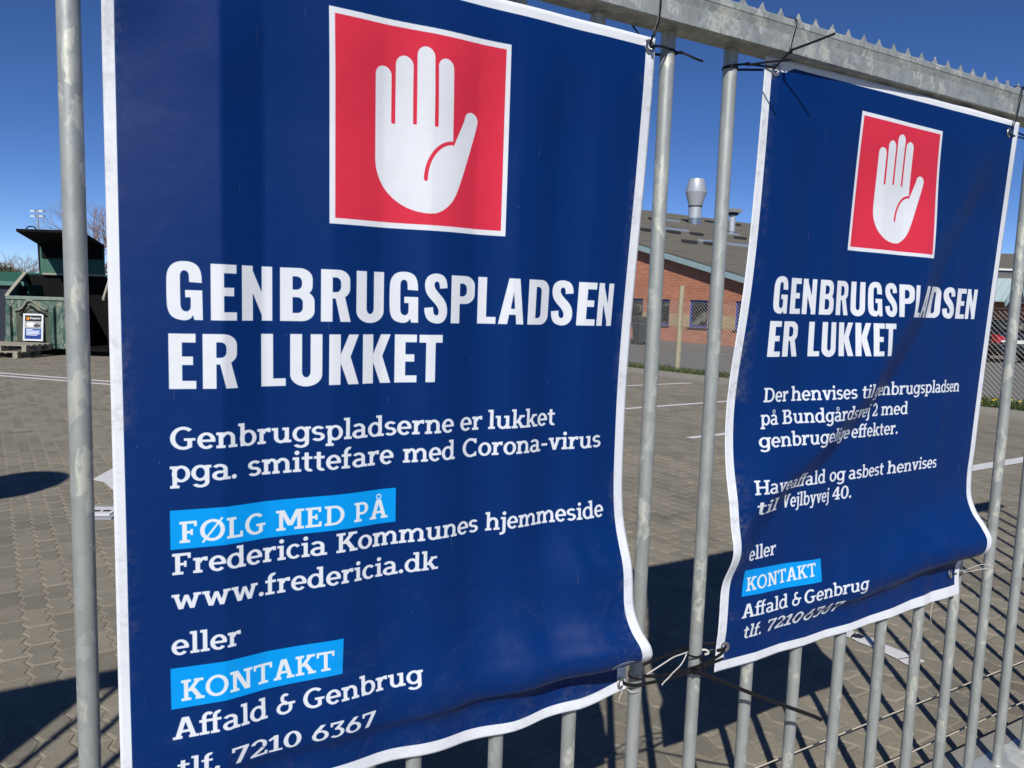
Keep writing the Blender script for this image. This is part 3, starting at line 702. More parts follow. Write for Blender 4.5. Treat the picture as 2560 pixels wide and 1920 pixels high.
A2.letters(GQ, 'ERLUKKET', H2B, 1.5345, .0850, WHT)
words(A2, [('Der',1.472,1.548),('henvises',1.558,1.781),('til',1.797,1.851),('genbrugspladsen',1.862,2.333)], 1.4260, .0345, WHT)
words(A2, [('på',1.467,1.516),('Bundgårdsvej',1.529,1.877),('2',1.888,1.912),('med',1.928,2.040)], 1.3710, .0345, WHT)
words(A2, [('genbrugelige',1.462,1.799),('effekter.',1.808,2.004)], 1.3170, .0345, WHT)
words(A2, [('Haveaffald',1.442,1.715),('og',1.732,1.794),('asbest',1.807,1.957),('henvises',1.971,2.223)], 1.2065, .0345, WHT)
words(A2, [('til',1.448,1.534),('Vejlbyvej',1.559,1.735),('40.',1.748,1.824)], 1.1560, .0345, WHT)
words(A2, [('eller',1.439,1.543)], 1.0410, .0345, WHT)
A2.paint([np.array([(1.428,.953),(1.706,.945),(1.708,1.006),(1.431,1.019)])], CYAN)
words(A2, [('KONTAKT',1.442,1.686)], .9640, .0345, WHT, 6)
words(A2, [('Affald',1.431,1.588),('&',1.601,1.632),('Genbrug',1.641,1.876)], .8970, .0350, WHT)
words(A2, [('tlf.',1.443,1.506),('7210',1.523,1.651),('6367',1.657,1.800)], .8420, .0345, WHT)

def art_image(name, A):
    im = bpy.data.images.new(name, A.w, A.h, alpha=False)
    buf = np.ones((A.h, A.w, 4), np.float32); buf[..., :3] = A.px
    im.pixels.foreach_set(buf.ravel()); im.pack(); return im
def vinyl(name, A, scuff):
    t = NT(name, .40, 0., .17)
    uv = t.co('UV'); im = t.new('TexImage'); im.image = art_image(name+'_print', A); im.extension = 'EXTEND'; im.interpolation = 'Cubic'; t.l.new(uv, im.inputs[0])
    mt = t.co('UV', scale=((A.w/A.res), (A.h/A.res), 1))          # the same, in metres
    col = im.outputs[0]
    # grey smears of road dirt, thickest towards the hems
    n = t.noise(mt, 6, 6, .7, 1.2); n2 = t.noise(mt, 55, 5, .75)
    sx = t.new('SeparateXYZ'); t.l.new(uv, sx.inputs[0])
    ed = t.math('MAXIMUM', t.ramp(sx.outputs[0], scuff[0]), t.ramp(sx.outputs[1], scuff[1]))
    dirt = t.math('MULTIPLY', t.math('MULTIPLY', t.ramp(n, [(.47, 0.), (.62, 1.)]), t.ramp(n2, [(.42, .0), (.62, 1.)])), ed)
    col = t.mix(t.math('MULTIPLY', dirt, .5), col, (.17, .17, .17))
    # a few fine pale scratches and specks
    sc_ = t.noise(t.co('UV', scale=(150, 9, 1), rot=(0, 0, .5)), 1.3, 2, .5); sp = t.voro(mt, 70)
    scr = t.math('MULTIPLY', t.ramp(sc_, [(.735, 0.), (.76, .22)]), t.ramp(t.noise(mt, 4, 2), [(.5, 0.), (.6, 1.)]))
    spk = t.math('MULTIPLY', t.ramp(sp, [(.03, .6), (.05, 0.)]), t.ramp(t.noise(mt, 9, 2), [(.58, 0.), (.66, 1.)]))
    col = t.mix(t.math('MAXIMUM', scr, spk), col, (.42, .46, .52))
    t.set('Base Color', col)
    # woven polyester showing through the coating
    wx = t.new('TexWave'); wx.bands_direction = 'DIAGONAL'; t.l.new(t.co('UV', scale=(A.w/A.res, A.h/A.res, 1)), wx.inputs[0]); wx.inputs['Scale'].default_value = 210; wx.inputs['Distortion'].default_value = 1.5; wx.inputs['Detail'].default_value = 1
    wv = t.voro(mt, 780, 'F1', 'Distance', .35)
    h = t.math('ADD', t.math('MULTIPLY', wx.outputs[1], .25), t.math('MULTIPLY', wv, .9))
    bn = t.bump(h, .5, .0006)
    b2_ = t.bump(t.noise(mt, 7, 3, .5), .16, .02, bn)
    t.bump(t.noise(t.co('UV', scale=(9, 26, 1), rot=(0, 0, .35)), 1.6, 4, .6, .6), .045, .010, b2_)
    t.set('Roughness', t.ramp(t.noise(mt, 3, 3), [(.3, .39), (.7, .47)]))
    return t.m
M_V1 = vinyl('banner_large_vinyl', A1, ([(0, 1.), (.03, .8), (.06, 0.), (.95, 0.), (.97, .7)], [(0, .6), (.05, .2), (.3, .0), (.6, .0)]))
M_V2 = vinyl('banner_small_vinyl', A2, ([(0, 1.), (.035, 1.), (.075, 0.), (.97, 0.), (.98, .5)], [(0, .4), (.04, .1), (.3, .0), (.6, .0)]))

def banner(A, surf, left, right, top, bottom, mat, label, nu, nv, eyes, group):
    """left/right: the edge as a function of height in the print"""
    vv = np.concatenate([np.linspace(top(0.), 1.25, nv//2, endpoint=False), np.linspace(1.25, bottom, nv-nv//2)])
    verts, uvs = [], []
    for j, v in enumerate(vv):
        s = np.linspace(left(v), right(v), nu)
        vr = np.full(nu, v)
        if v > 1.9: vr = v-(top(0.)-np.array([top((x-left(v))/(right(v)-left(v))) for x in s]))*sm((v-1.9)/.25)
        a, z, w = surf(s, vr)
        for k in range(nu):
            verts.append(fp(float(a[k]), float(z[k]), float(w[k]))); uvs.append(((s[k]-A.x0)/(A.w/A.res), (vr[k]-A.y0)/(A.h/A.res)))
    root = empty('banner', tuple(fp(float(left(1.5)+right(1.5))/2, 1.5, .02))); bpy.context.view_layer.update(); inv = root.matrix_world.inverted()
    me = bpy.data.meshes.new('banner_sheet')
    f = [(j*nu+k, (j+1)*nu+k, (j+1)*nu+k+1, j*nu+k+1) for j in range(nv-1) for k in range(nu-1)]
    me.from_pydata([tuple(inv @ v) for v in verts], [], f); me.materials.append(mat)
    ul = me.uv_layers.new(name='UVMap'); idx = np.empty(len(me.loops), np.int32); me.loops.foreach_get('vertex_index', idx)
    ul.data.foreach_set('uv', np.array(uvs, np.float32)[idx].ravel())
    me.polygons.foreach_set('use_smooth', [True]*len(me.polygons)); me.update()
    sh = link('banner_sheet', me, root); so = sh.modifiers.new('thickness', 'SOLIDIFY'); so.thickness = .0009; so.offset = -1
    for (s, z, w, tilt) in eyes:
        m_ = MB(); R = .0098; r = .0034; vs = []; N1, N2 = 24, 8
        pa, pz, pw = surf(np.array([s]), np.array([z])); c = fp(float(pa[0]), float(pz[0]), float(pw[0])+.0012); n = Vector((-FN).tolist()); n = (n+Vector(FD.tolist())*tilt[0]+Vector((0,0,tilt[1]))).normalized(); x = n.orthogonal().normalized(); y = n.cross(x)
        for i in range(N1):
            a = 2*math.pi*i/N1; d = x*math.cos(a)+y*math.sin(a)
            for j in range(N2):
                q = 2*math.pi*j/N2; vs.append(inv @ (c+d*(R+.0042*math.cos(q))+n*(.0022*math.sin(q))))
        m_.add(vs, [(i*N2+j, i*N2+(j+1) % N2, ((i+1) % N1)*N2+(j+1) % N2, ((i+1) % N1)*N2+j) for i in range(N1) for j in range(N2)])
        m_.build('eyelet', M_RING, root, smooth=True)
    tag(root, label, 'banner', group); return root
b1 = banner(A1, surf1, lambda v: .0805+.0*v, lambda v: 1.0765, lambda t_: 2.184, .776, M_V1,
    'large dark blue banner with white hand on red, GENBRUGSPLADSEN ER LUKKET, left on the gate', 200, 260,
    [(1.061,2.166,0,(.1,.1)), (1.062,.794,0,(.35,.1)), (.095,2.166,0,(0,0)), (.095,.80,0,(0,0))], 'blue closed-recycling-site banners tied to the gate')
b2 = banner(A2, surf2, lambda v: 1.395+.0285*(v-2.18), lambda v: 2.463, lambda t_: 2.209+.004*math.sin(t_*3.1), .776, M_V2,
    'narrower looking blue banner right of the two bare bars, Der henvises til genbrugspladsen', 220, 260,
    [(1.430,2.182,0,(0,0)), (2.412,2.174,0,(.1,0)), (1.383,.834,0,(-.3,0)), (2.410,.826,0,(.3,.3))], 'blue closed-recycling-site banners tied to the gate')
# a third sheet, added unseen further left so its shadow reaches the paving
m = MB(); n_ = 12
vs = [fp(-2.52+1.0*i/n_, z, .022+.004*math.sin(i*1.9+z*3)) for z in (2.20, 1.4, .8) for i in range(n_+1)]
m.add(vs, [(j*(n_+1)+i, (j+1)*(n_+1)+i, (j+1)*(n_+1)+i+1, j*(n_+1)+i+1) for j in range(2) for i in range(n_)])
o = m.build('banner', flat('plain_navy_vinyl', (.0,.03,.13), .4), smooth=True); tag(o, 'plain blue sheet added unseen on the gate at the left for its shadow', 'banner'); so = o.modifiers.new('thickness', 'SOLIDIFY'); so.thickness = .0009
# ------------------------------------------------------------------ cable ties and cords
T = {
't1': [(1.042,2.157,0.046),(1.04,2.161,0.05),(1.036,2.166,0.058),(1.034,2.176,0.067),(1.042,2.194,0.0665),(1.046,2.213,0.0665),(1.047,2.237,0.0665)],
't1back': [(1.045,2.214,-0.016),(1.049,2.208,-0.014),(1.053,2.202,-0.01),(1.052,2.19,0.0)],
't2f': [(1.042,2.154,0.046),(1.055,2.159,0.044),(1.084,2.167,0.034),(1.11,2.171,0.0255),(1.13,2.172,0.02),(1.145,2.169,0.022),(1.16,2.164,0.03),(1.174,2.158,0.036),(1.191,2.155,0.04)],
't2b': [(1.083,2.161,0.012),(1.118,2.169,-0.006)],
't3': [(1.293,2.17,0.0),(1.283,2.167,0.014),(1.293,2.169,0.021),(1.315,2.175,0.018),(1.338,2.179,0.024),(1.372,2.181,0.026),(1.403,2.181,0.036),(1.413,2.18,0.036)],
't3b': [(1.344,2.176,-0.01),(1.379,2.18,-0.004),(1.409,2.183,0.004)],
't3t': [(1.333,2.175,.026),(1.341,2.175,.048),(1.350,2.174,.074),(1.358,2.172,.098),(1.365,2.170,.117)],
't4': [(1.411,2.181,0.036),(1.416,2.19,0.042),(1.421,2.204,0.055),(1.418,2.21,0.07),(1.42,2.222,0.068),(1.426,2.243,0.0675),(1.434,2.268,0.0675),(1.436,2.28,0.066),(1.439,2.288,0.055),(1.446,2.297,0.03)],
't4t': [(1.411,2.208,.074),(1.420,2.213,.098),(1.429,2.218,.122),(1.437,2.223,.146),(1.443,2.227,.163)],
't5': [(2.344,2.159,0.058),(2.347,2.173,0.064),(2.357,2.199,0.067),(2.366,2.24,0.067),(2.374,2.283,0.0665),(2.385,2.292,0.055),(2.4,2.301,0.03)],
't5b': [(2.344,2.159,0.058),(2.381,2.156,0.052),(2.478,2.165,0.03),(2.545,2.172,0.02)],
't5c': [(2.473,2.185,0.012),(2.496,2.177,0.02),(2.537,2.176,0.02)],
'a1': [(1.068,0.824,0.028),(1.071,0.819,0.032),(1.095,0.808,0.026),(1.117,0.802,0.024),(1.142,0.796,0.016),(1.173,0.792,0.014),(1.205,0.79,0.014),(1.231,0.792,0.016),(1.259,0.794,0.02),(1.279,0.799,0.026),(1.301,0.798,0.026),(1.329,0.803,0.024),(1.357,0.804,0.022),(1.381,0.806,0.022)],
'a2': [(1.106,0.83,0.004),(1.09,0.83,0.018),(1.095,0.824,0.024),(1.116,0.817,0.024),(1.134,0.811,0.018)],
'a3': [(1.149,0.832,0.0),(1.182,0.834,-0.004),(1.221,0.835,-0.008),(1.261,0.835,-0.012),(1.303,0.835,-0.018),(1.347,0.832,-0.016),(1.377,0.835,0.0),(1.392,0.833,0.012)],
'a4': [(1.146,0.811,0.01),(1.176,0.803,0.01),(1.206,0.8,0.012),(1.237,0.802,0.016),(1.262,0.806,0.024),(1.308,0.808,0.026),(1.341,0.811,0.022),(1.365,0.818,0.024),(1.376,0.829,0.028),(1.379,0.838,0.028),(1.37,0.832,0.026),(1.349,0.83,0.016),(1.341,0.826,0.01)],
'b1': [(1.282,0.834,0.0),(1.272,0.836,0.012),(1.281,0.832,0.021),(1.301,0.826,0.02),(1.322,0.819,0.01)],
'b2': [(1.306,0.827,0.022),(1.305,0.816,0.028),(1.31,0.801,0.03),(1.316,0.787,0.034)],
'tail': [(1.285,0.798,0.03),(1.318,0.783,0.04),(1.365,0.762,0.055),(1.43,0.729,0.07),(1.496,0.698,0.085),(1.574,0.662,0.1),(1.627,0.637,0.108),(1.648,0.625,0.112)],
'w1': [(1.144,0.82,0.02),(1.167,0.825,0.018),(1.202,0.832,0.014),(1.233,0.838,0.01),(1.26,0.835,0.004),(1.285,0.834,0.0)],
'w2': [(1.277,0.836,0.006),(1.268,0.827,0.01),(1.255,0.814,0.012),(1.239,0.807,0.014),(1.219,0.803,0.02),(1.208,0.797,0.022),(1.194,0.792,0.024),(1.185,0.787,0.026)],
'w3': [(1.315,0.84,0.016),(1.324,0.84,0.02),(1.334,0.833,0.02),(1.332,0.828,0.02),(1.325,0.826,0.016)],
'w4': [(1.097,0.792,0.01),(1.099,0.789,0.019),(1.11,0.785,0.021),(1.124,0.783,0.019),(1.138,0.784,0.01)],
'w5': [(1.078,0.809,0.024),(1.072,0.798,0.024),(1.065,0.789,0.024),(1.061,0.781,0.026)],
'c1': [(2.397,0.865,0.02),(2.459,0.864,0.012),(2.504,0.871,0.018),(2.53,0.866,0.022),(2.591,0.848,0.012)],
'c2': [(2.397,0.862,0.02),(2.461,0.853,0.012),(2.511,0.854,0.018),(2.54,0.854,0.022),(2.591,0.847,0.012)],
'c3': [(2.333,0.888,0.024),(2.33,0.879,0.026),(2.347,0.863,0.024),(2.377,0.854,0.021),(2.412,0.85,0.012)],
'c4': [(2.281,0.829,0.024),(2.257,0.82,0.028),(2.238,0.806,0.03),(2.228,0.783,0.03),(2.23,0.755,0.028),(2.243,0.729,0.026)],
'c5': [(2.317,0.865,0.026),(2.326,0.87,0.03),(2.367,0.864,0.024),(2.413,0.856,0.012)],
}
def path(k, pre=(), post=()): return [fp(*p) for p in list(pre)+T[k]+list(post)]
def tie(name, label, straps, heads, width=.0050, thick=.0014, group='black cable ties holding the banners', mat=None, cat='cable tie'):
    root = empty(name, tuple(straps[0][0][0])); bpy.context.view_layer.update(); inv = root.matrix_world.inverted()
    for i, (pts, axis, kw) in enumerate(straps):
        me = MB().sweep(pts, kw.get('w', width), kw.get('t', thick), axis=axis, smooth=2, taper=kw.get('taper')).mesh('strap', mat or M_TIE, smooth=True); me.transform(inv)
        link(kw.get('name', 'strap'), me, root)
    for c, d, sz in heads:
        b = MB().box((0,0,0), sz); me = b.mesh('tie_head', mat or M_TIE, bevel=.0007)
        q = Vector(d).to_track_quat('X', 'Z').to_matrix().to_4x4(); q.translation = c; me.transform(inv @ q); link('tie_head', me, root)
    tag(root, label, cat, group); return root
ZA, NA, DA = (0,0,1), tuple((-FN).tolist()), tuple(FD.tolist())
HD = (.0085, .0065, .0055)
TOPR = ZT+.0735
tie('cable_tie', 'black cable tie from the large banner\'s top right eyelet up over the rail',
    [(path('t1', post=[(1.047,TOPR-.004,.0665),(1.048,TOPR,.060),(1.05,TOPR,.0)]), DA, {}), (path('t1back'), DA, {})], [(fp(1.034,2.174,.068), (0,0,1), HD)])
SA, SB_ = 1.1284, 1.3098
def ring(sc_, z, r, a0, a1, n=12, dz=0.):
    """part of a loop round an upright bar; 90 is towards the street"""
    return [fp(sc_+r*math.cos(math.radians(a0+(a1-a0)*i/n)), z+dz*i/n, r*math.sin(math.radians(a0+(a1-a0)*i/n))) for i in range(n+1)]
tie('cable_tie', 'black cable tie round the first bare bar beside the large banner, tail pointing down right',
    [([fp(1.043,2.155,.046), fp(1.060,2.161,.043), fp(1.084,2.167,.034)]+ring(SA,2.173,.0172,120,45,6,-.002)+[fp(1.1455,2.169,.0205)]+ring(SA,2.1705,.0172,-20,-140,8,-.003)+[fp(1.10,2.163,-.005), fp(1.075,2.161,.012), fp(1.052,2.158,.030)], ZA, {}),
     ([fp(1.143,2.170,.021)]+path('t2f')[6:], ZA, {})], [(fp(1.1455,2.169,.021), tuple((FD*.9-FN*.2).tolist()), HD)])
tie('cable_tie', 'black cable tie round the second bare bar, fixing the small banner\'s top left eyelet',
    [(ring(SB_,2.170,.0172,60,300,16,-.001)[::1]+[fp(1.345,2.176,-.010), fp(1.379,2.180,-.004), fp(1.409,2.183,.004)], ZA, {}),
     ([fp(1.2925,2.1700,.006)]+path('t3')[2:], ZA, {}), (path('t3t'), ZA, {'taper': (1., .95)})], [(fp(1.3375,2.179,.025), tuple(FD.tolist()), HD)])
tie('cable_tie', 'black cable tie over the rail at the small banner\'s top left corner, long straight tail',
    [(path('t4', post=[(1.448,TOPR+.002,.0)]), DA, {}), (path('t4t'), ZA, {'w': .0056, 'taper': (1., .85)})], [(fp(1.4165,2.2085,.072), (0,0,1), (.010,.0075,.006))])
tie('cable_tie', 'black cable tie at the small banner\'s top right eyelet, looped over the rail',
    [(path('t5', post=[(2.41,TOPR,.0)]), DA, {})], [(fp(2.373,2.283,.069), (0,0,1), HD)])
tie('cable_tie', 'black cable tie pulling the small banner\'s top right eyelet to the next bar',
    [(path('t5b'), ZA, {}), (path('t5c'), ZA, {})], [(fp(2.4785,2.165,.031), tuple(FD.tolist()), HD)])
W9 = {'w': .0078, 't': .0017}
tie('cable_tie', 'heavy black cable tie joining the two banners\' lower corners, long tail slanting down right',
    [(path('a1'), ZA, W9), (path('a4'), ZA, W9), (path('tail'), ZA, {'w': .0098, 't': .0020, 'taper': (.9, 1.)})], [(fp(1.2835,.799,.031), tuple(FD.tolist()), (.014,.011,.009))])
tie('cable_tie', 'black cable tie passing behind the second bare bar to the small banner\'s lower left eyelet',
    [(path('a3'), ZA, W9)], [])
tie('cable_tie', 'thin black cable tie hugging the first bare bar at the large banner\'s lower right eyelet',
    [(path('a2'), ZA, {})], [])
tie('cable_tie', 'small black cable tie looped round the second bare bar above the long slanting tail',
    [(path('b1')+[fp(1.327,.817,0.)], ZA, {}), (path('b2'), NA, {'w': .0030})], [(fp(1.306,.828,.023), (0,0,-1), HD)])
def cord(label, keys, r=.0011, group='pale cords and strings knotted at the banners', smooth=2):
    root = None
    for k in keys:
        pts = path(k) if isinstance(k, str) else k
        me = MB().sweep(pts, r*2, r*1.2, axis=None, smooth=smooth).mesh('cord', M_CORD, smooth=True)
        if root is None: root = link('cord', me)
        else: link('cord_strand', me, root)
    tag(root, label, 'cord', group); return root
cord('white string knotted between the two bare bars under the large banner\'s corner', ['w1', 'w2'], .0014)
cord('short white strap end curled beside the second bare bar', ['w3'], .0022)
cord('white string round the foot of the first bare bar below the eyelet', ['w4'], .0009)
cord('thin grey string hanging from the large banner\'s lower right eyelet', ['w5'], .0007)
cord('thin white cords stretched from the small banner\'s lower right eyelet to the next bars', ['c1', 'c2'], .0008)
cord('short string hanging from the hem of the small banner near its lower right corner', ['c4'], .0008)
tie('cable_tie', 'dark cable tie at the small banner\'s lower right eyelet round the bar',
    [(path('c3'), ZA, {}), (path('c5'), ZA, {})], [])
# ------------------------------------------------------------------ brick building beyond the fence (gable wall, roof falling to the right)
BA = Vector((5.26, 36.5, 0)); BU = Vector((.57725, -.81657, 0)); BN = Vector((.81657, .57725, 0))
BUILD_RZ = math.atan2(BU.y, BU.x)
def bp(s, n, z): return BA+BU*s+BN*n+Vector((0,0,z))
def brick_mat(name, c1, c2, mort):
    t = NT(name, .9); co = t.co('Object'); sx = t.new('SeparateXYZ'); t.l.new(co, sx.inputs[0])
    a = t.math('ADD', t.math('MULTIPLY', sx.outputs[0], BU.x), t.math('MULTIPLY', sx.outputs[1], BU.y))
    a2 = t.math('ADD', t.math('MULTIPLY', sx.outputs[0], BN.x), t.math('MULTIPLY', sx.outputs[1], BN.y))
    cb = t.new('CombineXYZ'); t.l.new(t.math('ADD', a, a2), cb.inputs[0]); t.l.new(sx.outputs[2], cb.inputs[1])
    br = t.new('TexBrick'); t.l.new(cb.outputs[0], br.inputs['Vector'])
    br.inputs['Scale'].default_value = 1.; br.inputs['Brick Width'].default_value = .24; br.inputs['Row Height'].default_value = .0667; br.inputs['Mortar Size'].default_value = .0065
    br.inputs['Color1'].default_value = (*c1, 1); br.inputs['Color2'].default_value = (*c2, 1); br.inputs['Mortar'].default_value = (*mort, 1); br.inputs['Bias'].default_value = .1
    c = t.mix(1., br.outputs[0], t.ramp(t.noise(co, 1.2, 5), [(.3, .88), (.7, 1.1)]), 'MULTIPLY')
    t.set('Base Color', c); t.bump(t.math('SUBTRACT', 1., br.outputs[1]), .5, .008); return t.m
M_BRICK = brick_mat('red_brick', (.46,.165,.085), (.35,.115,.062), (.38,.30,.23))
M_YBRICK = brick_mat('yellow_brick', (.42,.31,.16), (.36,.26,.13), (.36,.31,.22))
def roof_mat():
    t = NT('lichened_roof', .95); co = t.co('Object')
    n = t.noise(co, 1.6, 7, .7); n2 = t.noise(co, 14, 4, .7)
    c = t.mix(n, (.085,.078,.063), (.170,.155,.125)); c = t.mix(t.ramp(n2, [(.55, 0.), (.75, .5)]), c, (.21,.20,.17))
    t.set('Base Color', c); t.bump(n2, .6, .03); return t.m
M_ROOF = roof_mat(); M_TEAL = flat('pale_teal_paint', (.25,.345,.36), .6, var=.12, scale=3); M_BLUE = flat('cobalt_frame', (.035,.06,.30), .5)
def glass_mat():
    t = NT('window_glass', .05, 0., .35); co = t.co('Object', scale=(1.1,1.1,2.2)); n = t.noise(co, 1.3, 3, .5, .8)
    t.set('Base Color', t.ramp(n, [(.40, (.008,.009,.010)), (.55, (.03,.03,.03)), (.62, (.16,.15,.13))])); return t.m  # pale noise patches in the base colour stand in for reflections
M_GLASS = glass_mat()
M_ZINC = flat('painted_zinc', (.42,.45,.49), .45, .3, var=.08); M_STEEL = NT('bright_flue', .25, .9).set('Base Color', (.5,.5,.48)).m
M_DARK = flat('dark_grey', (.04,.04,.044), .8, spec=.2)  # one dark grey for sills, roof vents, collars and the entrance back
bld = empty('brick_building'); tag(bld, 'long low red brick building with yellow brick band, blue windows and grey sloping roof', 'building')
SL = -.2455
def rz(s): return 4.45+SL*(s-.17)
wins = [(-7.2,-6.1), (-4.9,-3.8), (-2.35,-1.3), (-.08,.97), (1.58,2.61), (3.75,4.77), (6.17,7.2), (8.0,8.9)]
SW0, SW1 = -16.0, 9.4
def wpiece(name, s0, s1, z0, z1, mat, d0=0., d1=.3):
    b = MB().hexa([bp(s0,d0,z0), bp(s1,d0,z0), bp(s1,d1,z0), bp(s0,d1,z0)], [bp(s0,d0,z1(s0) if callable(z1) else z1), bp(s1,d0,z1(s1) if callable(z1) else z1), bp(s1,d1,z1(s1) if callable(z1) else z1), bp(s0,d1,z1(s0) if callable(z1) else z1)])
    return b.build(name, mat, bld)
wpiece('lower_wall', SW0, SW1, -.1, .66, M_BRICK)
edges = [SW0]+[q for w in wins for q in w]+[SW1]
for a, b_ in zip(edges[0::2], edges[1::2]):
    wpiece('wall_band', a, b_, .66, 1.20, M_YBRICK); wpiece('wall_pier', a, b_, 1.20, 1.80, M_BRICK)
wpiece('upper_wall', SW0, SW1, 1.80, lambda s: rz(s)-.22, M_BRICK)
for a, b_ in wins:
    f = MB()
    def fr(s0, s1, z0, z1, d0=.06, d1=.13): f.hexa([bp(s0,d0,z0), bp(s1,d0,z0), bp(s1,d1,z0), bp(s0,d1,z0)], [bp(s0,d0,z1), bp(s1,d0,z1), bp(s1,d1,z1), bp(s0,d1,z1)])
    fr(a,a+.08,.66,1.80); fr(b_-.08,b_,.66,1.80); fr(a+.08,b_-.08,.66,.74); fr(a+.08,b_-.08,1.72,1.80)
    w = f.build('window', M_BLUE, bld)
    MB().hexa([bp(a+.08,.09,.74), bp(b_-.08,.09,.74), bp(b_-.08,.10,.74), bp(a+.08,.10,.74)], [bp(a+.08,.09,1.72), bp(b_-.08,.09,1.72), bp(b_-.08,.10,1.72), bp(a+.08,.10,1.72)]).build('pane', M_GLASS, w)
    MB().hexa([bp(a-.04,-.05,.60), bp(b_+.04,-.05,.60), bp(b_+.04,.08,.60), bp(a-.04,.08,.60)], [bp(a-.04,-.05,.64), bp(b_+.04,-.05,.64), bp(b_+.04,.08,.66), bp(a-.04,.08,.66)]).build('sill', M_DARK, w)
    # blinds and things seen dimly inside
    MB().hexa([bp(a+.1,.2,1.45), bp(b_-.1,.2,1.45), bp(b_-.1,.22,1.45), bp(a+.1,.22,1.45)], [bp(a+.1,.2,1.72), bp(b_-.1,.2,1.72), bp(b_-.1,.22,1.72), bp(a+.1,.22,1.72)]).build('blind', flat('pale_blind', (.5,.48,.42), .8), w)
# roof: right slope as one slab with a thin dark edge, teal verge board beneath
R0, R1, D0, D1 = -16., 9.9, -.38, 36.
MB().hexa([bp(R0,D0,rz(R0)-.05), bp(R1,D0,rz(R1)-.05), bp(R1,D1,rz(R1)-.05), bp(R0,D1,rz(R0)-.05)], [bp(R0,D0,rz(R0)), bp(R1,D0,rz(R1)), bp(R1,D1,rz(R1)), bp(R0,D1,rz(R0))]).build('roof', M_ROOF, bld)
rl = lambda s: rz(R0)+SL*(R0-s)
MB().hexa([bp(-30,D0,rl(-30)-.05), bp(R0,D0,rz(R0)-.05), bp(R0,D1,rz(R0)-.05), bp(-30,D1,rl(-30)-.05)], [bp(-30,D0,rl(-30)), bp(R0,D0,rz(R0)), bp(R0,D1,rz(R0)), bp(-30,D1,rl(-30))]).build('roof', M_ROOF, bld)
MB().hexa([bp(-29,0,-.1), bp(SW0,0,-.1), bp(SW0,.3,-.1), bp(-29,.3,-.1)], [bp(-29,0,rl(-29)-.2), bp(SW0,0,rz(SW0)-.2), bp(SW0,.3,rz(SW0)-.2), bp(-29,.3,rl(-29)-.2)]).build('left_wall', M_BRICK, bld)
MB().hexa([bp(R0,D0+.02,rz(R0)-.32), bp(R1,D0+.02,rz(R1)-.32), bp(R1,D0+.07,rz(R1)-.32), bp(R0,D0+.07,rz(R0)-.32)], [bp(R0,D0+.02,rz(R0)-.055), bp(R1,D0+.02,rz(R1)-.055), bp(R1,D0+.07,rz(R1)-.055), bp(R0,D0+.07,rz(R0)-.055)]).build('verge_board', M_TEAL, bld)
MB().hexa([bp(SW1-.3,.3,-.1), bp(SW1,.3,-.1), bp(SW1,35,-.1), bp(SW1-.3,35,-.1)], [bp(SW1-.3,.3,rz(SW1)-.2), bp(SW1,.3,rz(SW1)-.2), bp(SW1,35,rz(SW1)-.2), bp(SW1-.3,35,rz(SW1)-.2)]).build('side_wall', M_BRICK, bld)
rb = Matrix.Rotation(BUILD_RZ, 4, 'Z') @ Matrix.Rotation(math.atan(-SL), 4, 'Y')
for s, n in ((-3.59,4.54), (-3.93,6.86), (-4.13,8.92), (-.64,4.56), (-4.47,13.13), (-.68,6.21), (-12.3,19.36), (-12.6,22.55), (-9.6,11.), (-7.3,6.2)):
    me = MB().box((0,0,.07), (.34,.85,.16)).mesh('roof_vent', M_DARK, bevel=.03); me.transform(rb); o = link('roof_vent', me, bld); o.location = bp(s, n, rz(s))
M_SKYL = NT('roof_light', .15, 0., .8).set('Base Color', (.30,.34,.38)).m
for s, n, l in ((-5.32,8.42,1.9), (-1.63,7.19,1.3), (-1.41,9.5,1.9), (-10.0,12.6,1.9), (-6.3,14.3,1.6)):
    me = MB().box((0,0,.05), (.45,l,.10)).mesh('roof_window', M_SKYL, bevel=.015); me.transform(rb); o = link('roof_window', me, bld); o.location = bp(s, n, rz(s))
# wall bricks seen from here are a few pixels; sheet joints on the roof
for s in np.arange(-14.5, 9.5, 2.4): MB().hexa([bp(s,D0,rz(s)+.002), bp(s+.03,D0,rz(s+.03)+.002), bp(s+.03,D1,rz(s+.03)+.002), bp(s,D1,rz(s)+.002)], [bp(s,D0,rz(s)+.03), bp(s+.03,D0,rz(s+.03)+.03), bp(s+.03,D1,rz(s+.03)+.03), bp(s,D1,rz(s)+.03)]).build('roof_seam', M_ROOF, bld)
# the ventilation cowl and the shorter pipe, standing on the roof
cw = bp(-10.07, 15.26, 0); t_ = empty('roof_cowl', (cw.x, cw.y, rz(-10.07))); tag(t_, 'tall pale metal ventilation cowl, widest in the middle, on the brick building\'s roof', 'ventilator')
MB().lathe([(.40,-.25),(.40,.40),(.41,.405)], n=28).build('flue_foot', M_STEEL, t_, smooth=True)
MB().lathe([(.43,.38),(.43,1.13)], n=28).build('duct', M_ZINC, t_, smooth=True)
MB().lathe([(.46,1.13),(.475,1.15),(.475,1.19),(.46,1.21)], n=28).build('collar', M_DARK, t_, smooth=True)
MB().lathe([(.44,1.205),(.70,2.07),(.715,2.11),(.50,2.95),(.44,2.955),(.42,2.80)], n=32).build('cowl', M_ZINC, t_, smooth=True)
t_ = None; cw = bp(-7.1, 15.5, 0); t_ = empty('roof_pipe', (cw.x, cw.y, rz(-7.1))); tag(t_, 'short pale roof pipe with flat square cap, right of the cowl', 'ventilator')
MB().lathe([(.21,-.3),(.21,1.15)], n=20).build('pipe', M_ZINC, t_, smooth=True)
MB().lathe([(.23,-.3),(.23,.12)], n=20).build('pipe_foot', M_STEEL, t_, smooth=True)
